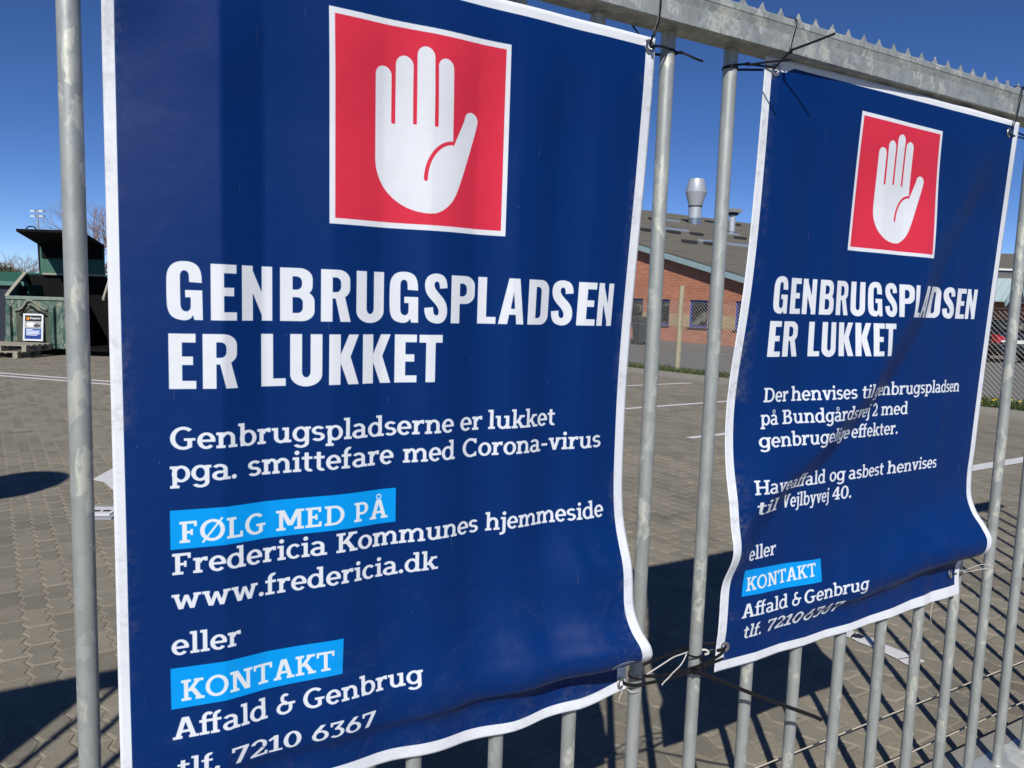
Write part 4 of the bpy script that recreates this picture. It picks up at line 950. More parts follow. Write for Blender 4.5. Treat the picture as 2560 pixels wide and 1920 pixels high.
MB().box((0,0,1.22), (.52,.52,.16), .6).build('cap_neck', M_DARK, t_)
MB().box((0,0,1.41), (.84,.84,.24), .6).build('cap', flat('cap_grey', (.22,.23,.23), .7), t_, bevel=.02)
t_ = None; g_ = bp(-12.2, 18.0, 0)
o = MB().lathe([(.10,-.2),(.10,.35),(.16,.37),(.13,.55),(.02,.62)], n=12).build('vent_cap', flat('white_plastic', (.75,.75,.75), .5), smooth=True); o.location = (g_.x, g_.y, rz(-12.2)); o.name = 'vent_cap'; tag(o, 'tiny white vent cap on the roof ridge left of the cowl', 'ventilator')

# ------------------------------------------------------------------ low wing with a small teal gable, far right
wing = empty('low_wing', (18.6, 30, 0)); tag(wing, 'low grey-roofed brick wing with a small pale teal porch gable at the right edge', 'building')
def wb(name, x0, x1, y0, y1, z0, z1, mat): return MB().box(((x0+x1)/2-18.6, (y0+y1)/2-30, (z0+z1)/2), (x1-x0, y1-y0, z1-z0)).build(name, mat, wing)
M_BAND2 = flat('pale_stone_band', (.46,.38,.25), .8)
wb('wall', 18.55, 24, 31.0, 31.4, 0, 1.26, M_BRICK); wb('wall_band', 18.55, 24, 30.98, 31.4, 1.26, 1.40, M_BAND2); wb('upper_wall', 18.55, 24, 31.0, 31.4, 1.40, 2.35, M_BRICK)
wb('wall', 15.2, 17.6, 31.0, 31.4, 0, 2.35, M_BRICK); wb('entrance_back', 17.6, 18.55, 32.2, 32.4, 0, 2.9, M_DARK)
wb('door', 17.7, 18.5, 31.9, 31.96, 0, 1.5, M_BLUE); wb('door_glass', 17.75, 18.45, 31.88, 31.92, 1.05, 1.95, M_GLASS)
wb('roof_edge', 15.2, 26, 30.6, 30.9, 3.08, 3.30, flat('grey_fascia', (.10,.105,.11), .6)); wb('gutter', 15.2, 26, 30.5, 30.68, 3.31, 3.37, flat('white_gutter', (.7,.7,.7), .5))
m = MB(); m.hexa([(15.2-18.6,.6,3.36),(26-18.6,.6,3.36),(26-18.6,9,4.5),(15.2-18.6,9,4.5)], [(15.2-18.6,.6,3.42),(26-18.6,.6,3.42),(26-18.6,9,4.58),(15.2-18.6,9,4.58)]); m.build('roof', M_ROOF, wing)
m = MB(); m.hexa([(-2,-.6,2.62),(8,-.6,2.62),(8,.6,3.06),(-2,.6,3.06)], [(-2,-.6,2.66),(8,-.6,2.66),(8,.6,3.10),(-2,.6,3.10)]); m.build('lower_roof', M_ROOF, wing)
# the porch gable: its ridge runs back to the left, so its near slope with standing seams faces us
PF, PBk = Vector((-.08,-.9,2.90)), Vector((-2.9,.35,2.90)); PL_, PLb = Vector((-.62,-1.05,2.08)), Vector((-3.4,.2,2.08)); PR, PRb = Vector((.36,-.55,2.28)), Vector((-2.4,.8,2.28))
def slab(name, q, mat, up_=.05): return MB().hexa(q, [Vector(p)+Vector((0,0,up_)) for p in q]).build(name, mat, wing)
slab('porch_roof', [PL_, PF, PBk, PLb], M_TEAL); slab('porch_roof', [PF, PR, PRb, PBk], M_TEAL)
for a_, b_ in ((PF, PL_), (PF, PR)):
    o_ = Vector((.03,-.06,0)); MB().hexa([a_+o_+Vector((0,0,-.16)), b_+o_+Vector((0,0,-.16)), b_+Vector((0,0,-.16)), a_+Vector((0,0,-.16))], [a_+o_+Vector((0,0,.07)), b_+o_+Vector((0,0,.07)), b_+Vector((0,0,.07)), a_+Vector((0,0,.07))]).build('bargeboard', M_TEAL, wing)
for k in range(11):
    f_ = (k+.5)/11; MB().sweep([PF.lerp(PBk, f_)+Vector((0,0,.06)), PL_.lerp(PLb, f_)+Vector((0,0,.06))], .02, .02, axis=(0,1,0)).build('roof_seam', M_TEAL, wing)
wb('porch_panel', 18.0, 18.42, 30.9, 30.95, 1.45, 2.35, flat('dim_blue_panel', (.05,.08,.16), .5))
wb('gutter', 18.75, 24, 30.3, 30.42, 2.06, 2.12, flat('white_gutter2', (.7,.7,.7), .5)); 
m = MB(); m.hexa([(.5,.1,2.2),(6,.1,2.2),(6,1.4,2.85),(.5,1.4,2.85)], [(.5,.1,2.26),(6,.1,2.26),(6,1.4,2.91),(.5,1.4,2.91)]); m.build('side_roof', M_TEAL, wing)

# ------------------------------------------------------------------ parked car behind the wire mesh
car = empty('parked_car', (16.95, 26.2, 0), math.radians(6)); tag(car, 'black hatchback parked behind the wire mesh, seen from behind with red tail lights', 'car')
M_CAR = NT('black_car_paint', .18, .2, .7).set('Base Color', (.008,.009,.013)).m; M_TYRE = flat('tyre_rubber', (.015,.015,.015), .85); M_RED = NT('tail_lamp_red', .2, 0., .7).set('Base Color', (.34,.006,.010)).m
# body sections along the car (x half-width at each height), rear at y=0 going away
secs = []
prof = [(-.02,.32,1.0,.86),(.0,.45,1.02,.88),(.25,.24,1.08,.88),(.9,.22,1.06,.90),(2.2,.22,1.02,.90),(3.4,.24,.98,.88),(4.0,.30,.86,.84),(4.15,.42,.72,.70)]
m = MB()
for y, z0, z1, hw in prof:
    h = z1-z0; secs.append([(-hw*.80,y,z0),(-hw*.98,y,z0+.16*h),(-hw,y,z0+.5*h),(-hw*.97,y,z0+.82*h),(-hw*.90,y,z1),(hw*.90,y,z1),(hw*.97,y,z0+.82*h),(hw,y,z0+.5*h),(hw*.98,y,z0+.16*h),(hw*.80,y,z0)])
m.v = [p for s_ in secs for p in s_]; n_ = 10
m.f = [(i*n_+k, i*n_+(k+1) % n_, (i+1)*n_+(k+1) % n_, (i+1)*n_+k) for i in range(len(secs)-1) for k in range(n_)]+[tuple(range(n_)), tuple((len(secs)-1)*n_+k for k in range(n_))]; m.mi = [0]*len(m.f)
m.build('body', M_CAR, car, smooth=True, bevel=.02)
m = MB(); m.hexa([(-.80,.10,1.03),(.80,.10,1.03),(.80,3.0,1.0),(-.80,3.0,1.0)], [(-.62,.55,1.44),(.62,.55,1.44),(.62,2.1,1.44),(-.62,2.1,1.44)]); m.build('cabin', M_CAR, car, bevel=.05, smooth=True)
m = MB(); m.hexa([(-.66,.118,1.10),(.66,.118,1.10),(.66,.16,1.10),(-.66,.16,1.10)], [(-.56,.43,1.37),(.56,.43,1.37),(.56,.47,1.37),(-.56,.47,1.37)]); m.build('rear_window', M_GLASS, car)
for sx_ in (-1, 1):
    m = MB(); m.hexa([(sx_*.64,-.06,.70),(sx_*.875,-.03,.66),(sx_*.895,.22,.68),(sx_*.62,.1,.68)], [(sx_*.60,-.04,.86),(sx_*.87,-.01,.96),(sx_*.885,.30,.98),(sx_*.60,.1,.92)]); l_ = m.build('tail_lamp', M_RED, car, bevel=.02)
    MB().box((sx_*.68,-.055,.74), (.16,.03,.06)).build('reversing_lamp', NT('clear_lamp', .15).set('Base Color', (.6,.6,.6)).m, l_)
    for y in (.75, 3.3):
        wl_ = MB().lathe([(.20,-.1),(.30,-.10),(.315,-.06),(.315,.06),(.30,.1),(.20,.1)], n=24); me = wl_.mesh('tyre', M_TYRE, smooth=True); me.transform(Matrix.Rotation(math.pi/2, 4, 'Y'))
        w_ = link('wheel', me, car); w_.location = (sx_*.80, y, .315)
        me = MB().lathe([(.19,-.06),(.20,.06),(.03,.08)], n=12).mesh('rim', M_ZINC, smooth=True); me.transform(Matrix.Rotation(math.pi/2*sx_, 4, 'Y')); link('rim', me, w_)
MB().box((0,-.055,.42), (1.55,.10,.26)).build('bumper', M_CAR, car, bevel=.04, smooth=True); MB().box((0,-.04,.72), (.52,.02,.12)).build('number_plate', flat('plate_white', (.6,.6,.58), .5), car)
MB().box((-.55,-.11,.42), (.12,.015,.04)).build('reflector', M_RED, car)

# ------------------------------------------------------------------ wire mesh fence with wooden posts along the yard edge
FB = Vector((4.852, 17.217, 0)); FU = Vector((.66936, -.74294, 0)); MH = 1.72
mesh_f = empty('mesh_fence', tuple(FB)); tag(mesh_f, 'chain link fence on wooden posts along the far edge of the yard', 'fence')
M_WIRE = NT('galvanised_wire', .5, .5).set('Base Color', (.27,.27,.26)).m; M_WOOD = flat('weathered_post', (.33,.30,.20), .9, var=.3, scale=9, bump=.6, bscale=50)
m = MB(); dg = .084; r = .0026
s0, s1 = -8.5, 7.5; ncol = int((s1-s0)/(dg/2)); nrow = int((MH-.06)/(dg/2))
for c_ in range(ncol):
    s = s0+c_*dg/2; verts = []
    sgn = 1 if c_ % 2 == 0 else -1
    P = []
    for j in range(nrow+1):
        z = .06+j*dg/2; off = (dg/4)*(1 if (j+c_) % 2 == 0 else -1)
        P.append(FU*(s+off)+Vector((0,0,z)))
    base = len(m.v)
    for p in P:
        for a, b_ in ((r,0),(-.5*r,.87*r),(-.5*r,-.87*r)): m.v.append(tuple(p+FU*a+Vector((-FU.y,FU.x,0))*b_))
    fs = [(base+j*3+k, base+j*3+(k+1) % 3, base+(j+1)*3+(k+1) % 3, base+(j+1)*3+k) for j in range(nrow) for k in range(3)]; m.f += fs; m.mi += [0]*len(fs)
tag(m.build('chain_link', M_WIRE, mesh_f), kind='stuff')
for z in (.5, 1.13, MH+.02): MB().sweep([FU*s0+Vector((0,0,z)), FU*s1+Vector((0,0,z))], .0035, n=6).build('line_wire', M_WIRE, mesh_f)
for s, h in ((-7.45,2.0), (-4.45,2.02), (-1.46,2.06), (1.55,2.0), (4.45,2.02), (7.45,2.0)):
    p = FU*s
    MB().sweep([p+Vector((0,.06,-.1)), p+Vector((.008,.06,.7)), p+Vector((0,.06,1.4)), p+Vector((.012,.06,h))], .062, n=14, taper=(1.05,.92)).build('fence_post', M_WOOD, mesh_f, smooth=True)
# kerb and verge before it, asphalt behind
KN = Vector((FU.y, -FU.x, 0)); KN = KN if KN.y < 0 else -KN                       # towards us
def kq(name, d0, d1, z0, z1, mat, L0=-12, L1=11):
    a = FB+FU*L0; b_ = FB+FU*L1
    return MB().hexa([a+KN*d0+Vector((0,0,z0)), b_+KN*d0+Vector((0,0,z0)), b_+KN*d1+Vector((0,0,z0)), a+KN*d1+Vector((0,0,z0))], [a+KN*d0+Vector((0,0,z1)), b_+KN*d0+Vector((0,0,z1)), b_+KN*d1+Vector((0,0,z1)), a+KN*d1+Vector((0,0,z1))]).build(name, mat)
tag(kq('verge', -.25, .33, -.02, .03, flat('verge_soil', (.05,.055,.025), .95, var=.4, scale=9)), kind='structure')
kerb = empty('kerb'); tag(kerb, kind='structure')
for k in range(23):
    o = kq('kerb_stone', .335, .50, -.02, .075, M_CONC, -12+k+.006, -12+k+.994); o.parent = kerb
o = kq('gutter_strip', .505, .86, -.02, .004, M_CONC); o.parent = kerb; o.name = 'gutter_strip'
asph = flat('asphalt', (.13,.125,.115), .92, var=.1, scale=3, bump=.4, bscale=80)
a0, a1 = FB-FU*40, FB+FU*40
m = MB(); m.add([a0-KN*.25+Vector((0,0,.002)), a1-KN*.25+Vector((0,0,.002)), a1-KN*60+Vector((0,0,.002)), a0-KN*60+Vector((0,0,.002))], [(0,1,2,3)]); tag(m.build('asphalt_yard', asph), kind='structure')
# verge grass, one tangle of blades
g = MB()
for _ in range(15000):
    s = rng.uniform(-9, 9); d = rng.normal(.05, .13)
    if not -.3 < d < .36: continue
    p = FB+FU*s+KN*d; h = rng.uniform(.06, .18)*(1.35 if s > 3 else 1.); a = rng.uniform(0, 6.28); l = rng.uniform(-.05, .05, 2); w_ = .006
    g.add([(p.x-w_*math.cos(a), p.y-w_*math.sin(a), .02), (p.x+w_*math.cos(a), p.y+w_*math.sin(a), .02), (p.x+l[0]+w_*math.cos(a)*.6, p.y+l[1]+w_*math.sin(a)*.6, .02+h*.7), (p.x+l[0]*1.8, p.y+l[1]*1.8, .02+h)], [(0,1,2,3)])
def leafy(name, a, b_):
    t = NT(name, .7); gi = t.new('NewGeometry'); t.set('Base Color', t.mix(gi.outputs['Random Per Island'], a, b_)); return t.m
me = bpy.data.meshes.new('grass'); me.from_pydata(g.v, [], g.f); me.materials.append(leafy('grass_blades', (.035,.060,.014), (.09,.115,.035))); tag(link('grass', me), kind='stuff')
M_DL = leafy('dandelion_leaf', (.04,.075,.015), (.10,.15,.035)); M_DF = flat('dandelion_yellow', (.75,.52,.02), .7)
for k in range(16):
    s = 4.3+k*.17+rng.normal(0, .06); p = FB+FU*s+KN*rng.uniform(-.02, .28); d_ = empty('dandelion', (p.x, p.y, .02)); tag(d_, 'low dandelion plant with yellow flowers on the grass verge behind the kerb', 'plant', 'dandelions on the verge')
    lv = MB()
    for q in range(14):
        a = rng.uniform(0, 6.28); L = rng.uniform(.10, .2); u_ = Vector((math.cos(a), math.sin(a), 0)); n2 = Vector((-u_.y, u_.x, 0))*.018
        lv.add([u_*.01, u_*L*.5+n2+Vector((0,0,.10)), u_*L+Vector((0,0,.06)), u_*L*.5-n2+Vector((0,0,.10))], [(0,1,2,3)])
    lv.build('leaf_rosette', M_DL, d_)
    for q in range(2):
        u_ = Vector((rng.uniform(-.08,.08), rng.uniform(-.08,.08), rng.uniform(.12,.19)))
        MB().lathe([(.006,0),(.022,.004),(.018,.014),(.004,.018)], c=u_, n=8).build('flower', M_DF, d_)
# dark wheeled bin behind the mesh
bn = empty('wheeled_bin', (5.0, 30.6, 0), .3); tag(bn, 'dark wheeled bin by the brick wall behind the mesh fence', 'bin')
M_BIN = flat('bin_plastic', (.03,.035,.035), .55)
MB().hexa([(-.24,-.26,.1),(.24,-.26,.1),(.24,.26,.1),(-.24,.26,.1)], [(-.29,-.34,.98),(.29,-.34,.98),(.29,.34,.98),(-.29,.34,.98)]).build('bin_body', M_BIN, bn, bevel=.02)
MB().hexa([(-.31,-.37,.985),(.31,-.37,.985),(.31,.37,.985),(-.31,.37,.985)], [(-.27,-.32,1.05),(.27,-.32,1.05),(.27,.34,1.09),(-.27,.34,1.09)]).build('lid', M_BIN, bn, bevel=.02)
for sx_ in (-1, 1):
    me = MB().lathe([(.10,-.03),(.10,.03)], n=14).mesh('wheel', M_TYRE); me.transform(Matrix.Rotation(math.pi/2, 4, 'Y')); link('wheel', me, bn).location = (sx_*.25, .28, .10)
# ------------------------------------------------------------------ skips and containers at the far left
def worn_green():
    t = NT('worn_green_paint', .7); co = t.co('Object')
    n = t.noise(co, 1.7, 7, .7, .6); n2 = t.noise(t.co('Object', scale=(4,4,1)), 2.2, 6, .7)
    c = t.mix(t.noise(co, .9, 3), (.018,.062,.050), (.030,.090,.072))
    c = t.mix(t.ramp(n, [(.47, 0.), (.58, .85)]), c, (.15,.20,.16))
    c = t.mix(t.ramp(n2, [(.55, 0.), (.64, .95)]), c, (.36,.33,.24)); c = t.mix(t.ramp(t.noise(co, 6, 5, .7), [(.62, 0.), (.70, .8)]), c, (.09,.045,.02))
    t.set('Base Color', c); t.bump(n, .3, .01); return t.m
M_WGREEN = worn_green(); M_DGREEN = flat('dark_green_paint', (.012,.085,.055), .5, var=.2, scale=2); M_BLACK = flat('black_steel', (.006,.006,.0065), .85, spec=.12, var=.5, scale=3)  # M_BLACK: uneven near-black for container insides, lid and skip
M_PALE = flat('bare_scraped_steel', (.36,.34,.27), .7, var=.25, scale=6)
X0, X1, YF, YB = -11.72, -9.36, 18.0, 19.75
ct = empty('waste_container', ((X0+X1)/2, YF, 0)); tag(ct, 'battered green waste container with its black lid standing open, left of the gate post', 'container')
def cp(name, a, b_, mat, **kw):
    sk = lambda p: (p[0]-.371*max(0, p[1]-YF), p[1], p[2])          # the container stands skew
    a, b_ = [sk(p) for p in a], [sk(p) for p in b_]
    o = (Vector(((X0+X1)/2, YF, 0)))
    return MB().hexa([Vector(p)-o for p in a], [Vector(p)-o for p in b_]).build(name, mat, ct, **kw)
# front wall with its sloping upper sides
cp('front_wall', [(X0,YF,.16),(-10.25,YF,.16),(-10.25,YF+.05,.16),(X0,YF+.05,.16)], [(X0+.08,YF,1.33),(-10.25,YF,1.33),(-10.25,YF+.05,1.33),(X0+.08,YF+.05,1.33)], M_WGREEN)
cp('side_wall', [(X0,YF+.05,.16),(X0+.05,YF+.05,.16),(X0+.05,YB,.16),(X0,YB,.16)], [(X0+.08,YF+.05,1.33),(X0+.13,YF+.05,1.33),(X0+.13,YB,1.86),(X0+.08,YB,1.86)], M_WGREEN)
cp('side_edge', [(X0+.05,YF,1.33),(X0+.14,YF,1.33),(X0+.14,YB,1.87),(X0+.05,YB,1.87)], [(X0+.05,YF,1.37),(X0+.14,YF,1.37),(X0+.14,YB,1.91),(X0+.05,YB,1.91)], M_PALE)
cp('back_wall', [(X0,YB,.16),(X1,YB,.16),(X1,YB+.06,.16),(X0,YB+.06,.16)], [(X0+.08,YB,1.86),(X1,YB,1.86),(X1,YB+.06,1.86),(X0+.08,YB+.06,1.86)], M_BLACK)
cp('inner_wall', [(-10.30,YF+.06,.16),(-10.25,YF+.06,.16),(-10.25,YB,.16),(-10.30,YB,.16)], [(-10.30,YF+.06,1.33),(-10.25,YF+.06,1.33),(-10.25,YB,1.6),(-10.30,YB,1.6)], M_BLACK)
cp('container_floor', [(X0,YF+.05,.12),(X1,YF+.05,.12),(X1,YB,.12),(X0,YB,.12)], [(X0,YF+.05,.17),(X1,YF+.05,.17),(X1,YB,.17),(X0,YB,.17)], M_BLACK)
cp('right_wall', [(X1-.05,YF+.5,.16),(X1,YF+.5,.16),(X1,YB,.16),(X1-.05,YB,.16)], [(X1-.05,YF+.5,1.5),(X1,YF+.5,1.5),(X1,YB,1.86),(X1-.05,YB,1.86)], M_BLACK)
cp('top_lip', [(X0+.08,YF-.03,1.27),(-10.25,YF-.03,1.27),(-10.25,YF-.004,1.27),(X0+.08,YF-.004,1.27)], [(X0+.08,YF-.03,1.345),(-10.25,YF-.03,1.345),(-10.25,YF-.004,1.345),(X0+.08,YF-.004,1.345)], flat('scuffed_lip', (.17,.22,.18), .7, var=.5, scale=9))
for x in (-11.62, -10.62, -10.36): cp('upright_rib', [(x,YF-.09,.16),(x+.10,YF-.09,.16),(x+.10,YF-.004,.16),(x,YF-.004,.16)], [(x,YF-.09,1.10),(x+.10,YF-.09,1.10),(x+.10,YF-.004,1.16),(x,YF-.004,1.16)], M_WGREEN, bevel=.012)
cp('recess', [(-11.42,YF-.012,.30),(-10.66,YF-.012,.30),(-10.66,YF-.003,.30),(-11.42,YF-.003,.30)], [(-11.42,YF-.012,1.02),(-10.66,YF-.012,1.02),(-10.66,YF-.003,1.02),(-11.42,YF-.003,1.02)], flat('dark_olive_recess', (.055,.065,.045), .85, var=.6, scale=5))  # dark, uneven olive sheet on the front wall
arch = [(-11.45,1.02),(-11.30,1.04),(-11.22,1.12),(-11.16,1.24),(-11.06,1.26),(-10.97,1.20),(-10.86,1.12),(-10.70,1.05)]
o0 = Vector(((X0+X1)/2, YF, 0))
MB().sweep([Vector((x,YF-.05,z))-o0 for x, z in arch], .028, .04, axis=(0,1,0), smooth=1).build('bent_bar', flat('grimy_bar', (.20,.20,.15), .8, var=.5, scale=9), ct, smooth=True)
MB().sweep([Vector((x,YF-.06,z-.13))-o0 for x, z in arch[1:]], .025, .03, axis=(0,1,0), smooth=1).build('bent_bar', M_BLACK, ct, smooth=True)
# lid: a tall raised panel that kinks over towards the front
lx0, lx1 = -11.22, -9.62
cp('lid_lower', [(lx0,YB-.06,1.90),(lx1,YB-.06,1.90),(lx1,YB,1.90),(lx0,YB,1.90)], [(lx0-.04,YB+.08,2.62),(lx1-.02,YB+.08,2.62),(lx1-.02,YB+.14,2.62),(lx0-.04,YB+.14,2.62)], M_DGREEN)
cp('lid_inner_liner', [(lx0+.03,YB-.03,2.28),(lx1-.06,YB-.03,2.28),(lx1-.06,YB+.0,2.28),(lx0+.03,YB+.0,2.28)], [(lx0+.0,YB+.045,2.62),(lx1-.06,YB+.045,2.62),(lx1-.06,YB+.07,2.62),(lx0+.0,YB+.07,2.62)], M_BLACK)
cp('lid_upper', [(lx0-.04,YB+.08,2.59),(lx1-.02,YB+.08,2.59),(lx1-.02,YB+.14,2.65),(lx0-.04,YB+.14,2.65)], [(-11.36,YF,2.80),(lx1-.25,YF+.0,2.80),(lx1-.25,YF+.0,2.86),(-11.36,YF,2.86)], M_BLACK)
cp('lid_side', [(lx0-.05,YB+.0,1.90),(lx0-.005,YB+.0,1.90),(lx0-.005,YB+.16,1.90),(lx0-.05,YB+.16,1.90)], [(lx0-.09,YB+.05,2.66),(lx0-.045,YB+.05,2.66),(lx0-.045,YB+.2,2.66),(lx0-.09,YB+.2,2.66)], M_BLACK)
cp('hinge_rail', [(lx0+.05,YB-.10,1.86),(lx1,YB-.10,1.86),(lx1,YB-.02,1.86),(lx0+.05,YB-.02,1.86)], [(lx0+.05,YB-.10,1.91),(lx1,YB-.10,1.91),(lx1,YB-.02,1.91),(lx0+.05,YB-.02,1.91)], flat('dusty_rail', (.25,.26,.21), .8, var=.3))
MB().sweep([Vector((-9.95,19.4,1.90))-o0, Vector((-9.55,18.25,1.32))-o0], .03, n=8).build('lid_strut', M_PALE, ct)
MB().sweep([Vector(p)-o0 for p in ((-11.2,18.1,2.85),(-11.16,18.1,2.92),(-11.02,18.1,2.93),(-10.94,18.1,2.85))], .014, n=6, smooth=1).build('lid_handle', M_BLACK, ct)
# framed notice leaning on the front
nt = empty('framed_notice', (-10.995, YF-.10, .33), 0); tag(nt, 'framed blue and white notice leaning on the green container\'s front', 'sign')
fm = MB(); W_, H_ = .46, .62
for c_, d_ in (((0,0,.02),(W_,.03,.04)), ((0,0,H_-.02),(W_,.03,.04)), ((-W_/2+.02,0,H_/2),(.04,.03,H_-.08)), ((W_/2-.02,0,H_/2),(.04,.03,H_-.08))): fm.box(c_, d_)
fm.build('frame', flat('notice_frame', (.62,.64,.66), .5), nt)
NA_ = Art(0, .38, 0, .54, 700, (.26,.38,.62))
NA_.paint([rc(0,.40,.38,.54)], (.05,.05,.07)); NA_.paint([rc(0,.24,.38,.41)], (.62,.62,.60)); NA_.paint([ell(.13,.33,.10,.055,0,360,.1,.055,20)], (.84,.85,.86)); NA_.paint([ell(.27,.31,.08,.04,0,360,.08,.04,20)], (.30,.30,.32))
NA_.paint([ell(.06,.47,.035,.035,0,360,.035,.035,20)], (.95,.60,.10)); NA_.paint([ell(.06,.47,.014,.014,0,360,.014,.014,12)], (.10,.08,.05)); NA_.text(GL, 'Deponi', .105, .345, .455, .048, (.95,.95,.95), 2)
NA_.paint([rc(0,0,.38,.13)], (.12,.22,.50))
for k, (a, b_) in enumerate(((.03,.17),(.03,.34),(.03,.31),(.03,.35),(.03,.28))): NA_.paint([rc(a,.205-k*.030,b_,.220-k*.030)], (.90,.92,.95))
t = NT('notice_print', .4); im = t.new('TexImage'); im.image = art_image('notice_sheet', NA_); t.l.new(t.co('UV'), im.inputs[0]); t.set('Base Color', im.outputs[0])
me = bpy.data.meshes.new('notice_sheet'); me.from_pydata([(-.19,-.004,.04),(.19,-.004,.04),(.19,-.004,.58),(-.19,-.004,.58)], [], [(0,1,2,3)]); me.materials.append(t.m)
ul = me.uv_layers.new(name='UVMap'); ul.data.foreach_set('uv', [0,0,1,0,1,1,0,1]); link('notice_sheet', me, nt)
nt.rotation_euler = (math.radians(-5), 0, 0)
# grey pallets lying before the container
M_PAL = flat('grey_pallet_wood', (.27,.25,.20), .9, var=.3, scale=12, bump=.5)
def pallet(x, y, z, rz_, label, L=1.3, D=.9):
    p = empty('pallet', (x, y, z), rz_); tag(p, label, 'pallet')
    for j in range(5): MB().box((0, -D/2+.07+j*(D-.14)/4, .135), (L,.12,.022)).build('deck_board', M_PAL, p)
    for i in (-1, 0, 1):
        MB().box((i*(L/2-.06), 0, .113), (.10,D,.02)).build('stringer', M_PAL, p)
        for j in (-1, 0, 1): MB().box((i*(L/2-.06), j*(D/2-.07), .06), (.10,.13,.085)).build('block', M_PAL, p)
        MB().box((i*(L/2-.06), 0, .009), (.10,D,.018)).build('base_board', M_PAL, p)
    return p
pallet(-11.45, 17.42, .0, .03, 'grey wooden pallet on the ground before the battered green container, farther left and lower')
pallet(-11.20, 17.48, .148, -.05, 'grey wooden pallet lying on top of another before the green container', 1.25)
# neighbours: a teal-rimmed container left, dark skip right
c2 = empty('waste_container', (-13.9, 19.2, 0)); tag(c2, 'dark container with faded green rim at the left picture edge, beside the battered one', 'container')
def hb(par, name, c_, d_, mat, **kw): return MB().box(c_, d_).build(name, mat, par, **kw)
hb(c2, 'container_wall', (0,0,.85), (4.0,.08,1.5), flat('navy_dark_steel', (.012,.016,.030), .6)); hb(c2, 'rim', (0,-.08,1.62), (4.05,.16,.10), flat('faded_green_rim', (.07,.17,.14), .6)); hb(c2, 'container_back', (0,1.6,.9), (4.0,.08,1.9), M_DGREEN); hb(c2, 'container_side', (2.0,.8,.85), (.08,1.6,1.5), M_DGREEN)
c3 = empty('waste_container', (-13.6, 24.5, 0)); tag(c3, 'long dark green container standing behind the others, only its top band showing', 'container')
hb(c3, 'container_wall', (0,0,.98), (6.2,2.2,1.9), M_DGREEN, bevel=.03); hb(c3, 'rim', (0,-1.12,1.90), (6.3,.06,.10), M_DGREEN)
c4 = empty('skip', (-7.5, 18.7, 0)); tag(c4, 'black open skip behind the gate post, right of the battered green container', 'skip')
hb(c4, 'front_wall', (0,-.9,.55), (3.2,.06,.75), M_BLACK); hb(c4, 'rim', (0,-.95,.95), (3.25,.12,.06), flat('skip_rim', (.16,.17,.15), .6)); hb(c4, 'back_wall', (0,.9,.9), (3.2,.06,1.7), M_BLACK); hb(c4, 'side_wall', (-1.6,0,.7), (.06,1.8,1.2), M_BLACK); hb(c4, 'skid', (0,-.85,.13), (2.9,.10,.08), M_PALE)

# ------------------------------------------------------------------ floodlight mast
def P3(x, y, z): return Vector((x, y, z))
ms = empty('floodlight_mast', (-34.3, 56.9, 0)); tag(ms, 'thin mast with four floodlights far behind the green container', 'lamp post')
MB().sweep([(0,0,0),(0,0,4),(0,0,6.85)], .055, n=10, taper=(1.3,.7)).build('mast', flat('grey_mast', (.30,.31,.33), .5), ms, smooth=True)
MB().sweep([(-.36,0,6.72),(.36,0,6.72)], .03, n=8).build('cross_arm', M_ZINC, ms); MB().sweep([(-.36,0,6.42),(.36,0,6.42)], .03, n=8).build('cross_arm', M_ZINC, ms)
for x in (-.30, .30):
    for z in (6.76, 6.40): MB().hexa([(x-.20,-.2,z-.08),(x+.20,-.2,z-.08),(x+.20,.15,z-.03),(x-.20,.15,z-.03)], [(x-.12,-.15,z+.05),(x+.12,-.15,z+.05),(x+.12,.12,z+.08),(x-.12,.12,z+.08)]).build('floodlight', M_ZINC, ms, bevel=.01)
# unseen globe on a post, added to throw the rounded shadow at the left
lp = empty('shadow_globe', (-4.52, 2.1, 0)); tag(lp, 'unseen globe on a slim post, added at the left for its rounded shadow', 'lamp post')
MB().sweep([(0,0,0),(0,0,3.0)], .04, n=12).build('post', M_ZINC, lp, smooth=True)
MB().lathe([(.05,2.98),(.22,3.05),(.34,3.22),(.36,3.36),(.30,3.52),(.14,3.64),(.02,3.67)], n=28).build('globe', flat('opal_globe', (.7,.7,.68), .3), lp, smooth=True)

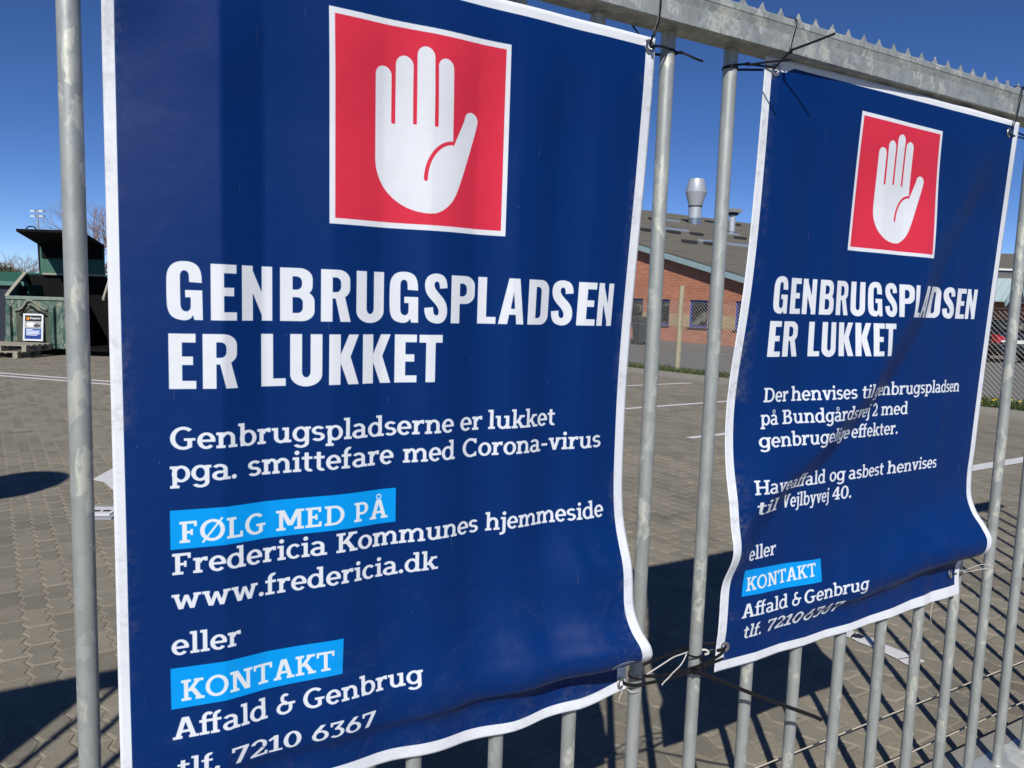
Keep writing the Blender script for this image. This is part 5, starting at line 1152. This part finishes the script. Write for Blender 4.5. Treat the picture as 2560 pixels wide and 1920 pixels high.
# ------------------------------------------------------------------ bare spring trees
def bark(name, c): return flat(name, c, .9, var=.25, scale=4)
M_BARK = bark('brown_bark', (.16,.125,.10)); M_TWIG = bark('reddish_twigs', (.20,.14,.125))
def tree_meshes(seed, H, spread, levels=6, r0_=.16):
    R = random.Random(seed); tr, tw = MB(), MB()
    def limb(mb, p, d, L, r, lv):
        q = p+d*L*.5+Vector((R.uniform(-1,1), R.uniform(-1,1), 0))*L*.06; e = p+d*L
        n = 6 if lv < 2 else 3; base = len(mb.v)
        for c_, rr_ in ((p, r), (q, r*.85), (e, r*.62)):
            x = d.orthogonal().normalized(); y = d.cross(x)
            mb.v += [tuple(c_+(x*math.cos(6.283*k/n)+y*math.sin(6.283*k/n))*rr_) for k in range(n)]
        fs = [(base+j*n+k, base+j*n+(k+1) % n, base+(j+1)*n+(k+1) % n, base+(j+1)*n+k) for j in range(2) for k in range(n)]; mb.f += fs; mb.mi += [0]*len(fs)
        return e
    def grow(p, d, L, r, lv):
        e = limb(tr if lv < 2 else tw, p, d, L, r, lv)
        if lv >= levels: return
        for k in range(R.choice((2,3,3)) if lv else 4):
            a = R.uniform(0, 6.28); t_ = R.uniform(.35, .85)*spread; o = d.orthogonal().normalized(); o = Matrix.Rotation(a, 3, d) @ o
            nd = (d*math.cos(t_)+o*math.sin(t_)+Vector((0,0,.18))).normalized()
            st = p.lerp(e, R.uniform(.55, 1.)) if k else e
            grow(st, nd, L*R.uniform(.62,.86), r*.60, lv+1)
    grow(Vector((0,0,-.1)), Vector((R.uniform(-.05,.05), R.uniform(-.05,.05), 1)).normalized(), H*.28, r0_, 0)
    return tr.mesh('trunk', M_BARK), tw.mesh('crown', M_TWIG)
TM = [tree_meshes(3, 9., 1.0), tree_meshes(11, 9., .85), tree_meshes(23, 9., 1.1), tree_meshes(31, 9., .95)]
spots_t = []
x_ = -62.
k = 0
while x_ < -38:                                             # the hedge-row of trees beyond the containers
    spots_t.append((x_, 66+rng.uniform(-4, 5), .40+.14*rng.random(), k % 4, 'row')); x_ += rng.uniform(.9, 1.6); k += 1
lab_row = {0: 'bare brown tree in the row beyond the green containers'}
for i, (x, y, sc_, kk, g_) in enumerate(spots_t):
    t_ = empty('bare_tree', (x, y, 0), rng.uniform(0, 6.28)); t_.scale = (sc_*1.25, sc_*1.25, sc_)
    link('trunk', TM[kk][0], t_); link('crown', TM[kk][1], t_); tag(t_, 'bare brown tree in the row beyond the green containers', 'tree', 'bare trees beyond the containers')
for x, y, s_, kk, lab in ((-21.2, 40.5, .82, 1, 'slender pale bare tree just right of the thick left gate bar, behind the skip'), (-19.6, 39, .66, 2, 'lower bare tree partly hidden by the large banner\'s left edge'),
                          (27.0, 44.0, .66, 0, 'bare reddish tree above the grey wing roof at the right edge'), (29.6, 46, .70, 3, 'second bare tree at the far right, behind the wing roof')):
    t_ = empty('bare_tree', (x, y, 0), rng.uniform(0, 6.28)); t_.scale = (s_, s_, s_); link('trunk', TM[kk][0], t_); link('crown', TM[kk][1], t_); tag(t_, lab, 'tree')
# an evergreen bush at the left edge
R = np.random.default_rng(5); g = MB()
for _ in range(5200):
    d = R.normal(size=3); d /= np.linalg.norm(d); r_ = R.uniform(.55, 1.)**.5; p = np.array([0,0,1.3])+d*r_*np.array([2.1,1.8,1.35])*(1+.18*math.sin(d[0]*7)+.15*math.sin(d[2]*9+d[0]*4))
    a = R.normal(size=3); a /= np.linalg.norm(a); b_ = np.cross(a, R.normal(size=3)); b_ /= np.linalg.norm(b_); s_ = R.uniform(.06,.13)
    g.add([p-a*s_, p+b_*s_*.5, p+a*s_, p-b_*s_*.5], [(0,1,2,3)])
bu = empty('evergreen_bush', (-33.2, 50, 0)); tag(bu, 'dark green evergreen bush above the container at the left picture edge', 'bush')
me = bpy.data.meshes.new('crown'); me.from_pydata(g.v, [], g.f); me.materials.append(leafy('evergreen_leaf', (.035,.045,.018), (.085,.090,.035))); link('crown', me, bu)
MB().sweep([(0,0,-.1),(0,0,1.4)], .12, n=8, taper=(1,.6)).build('trunk', M_BARK, bu)
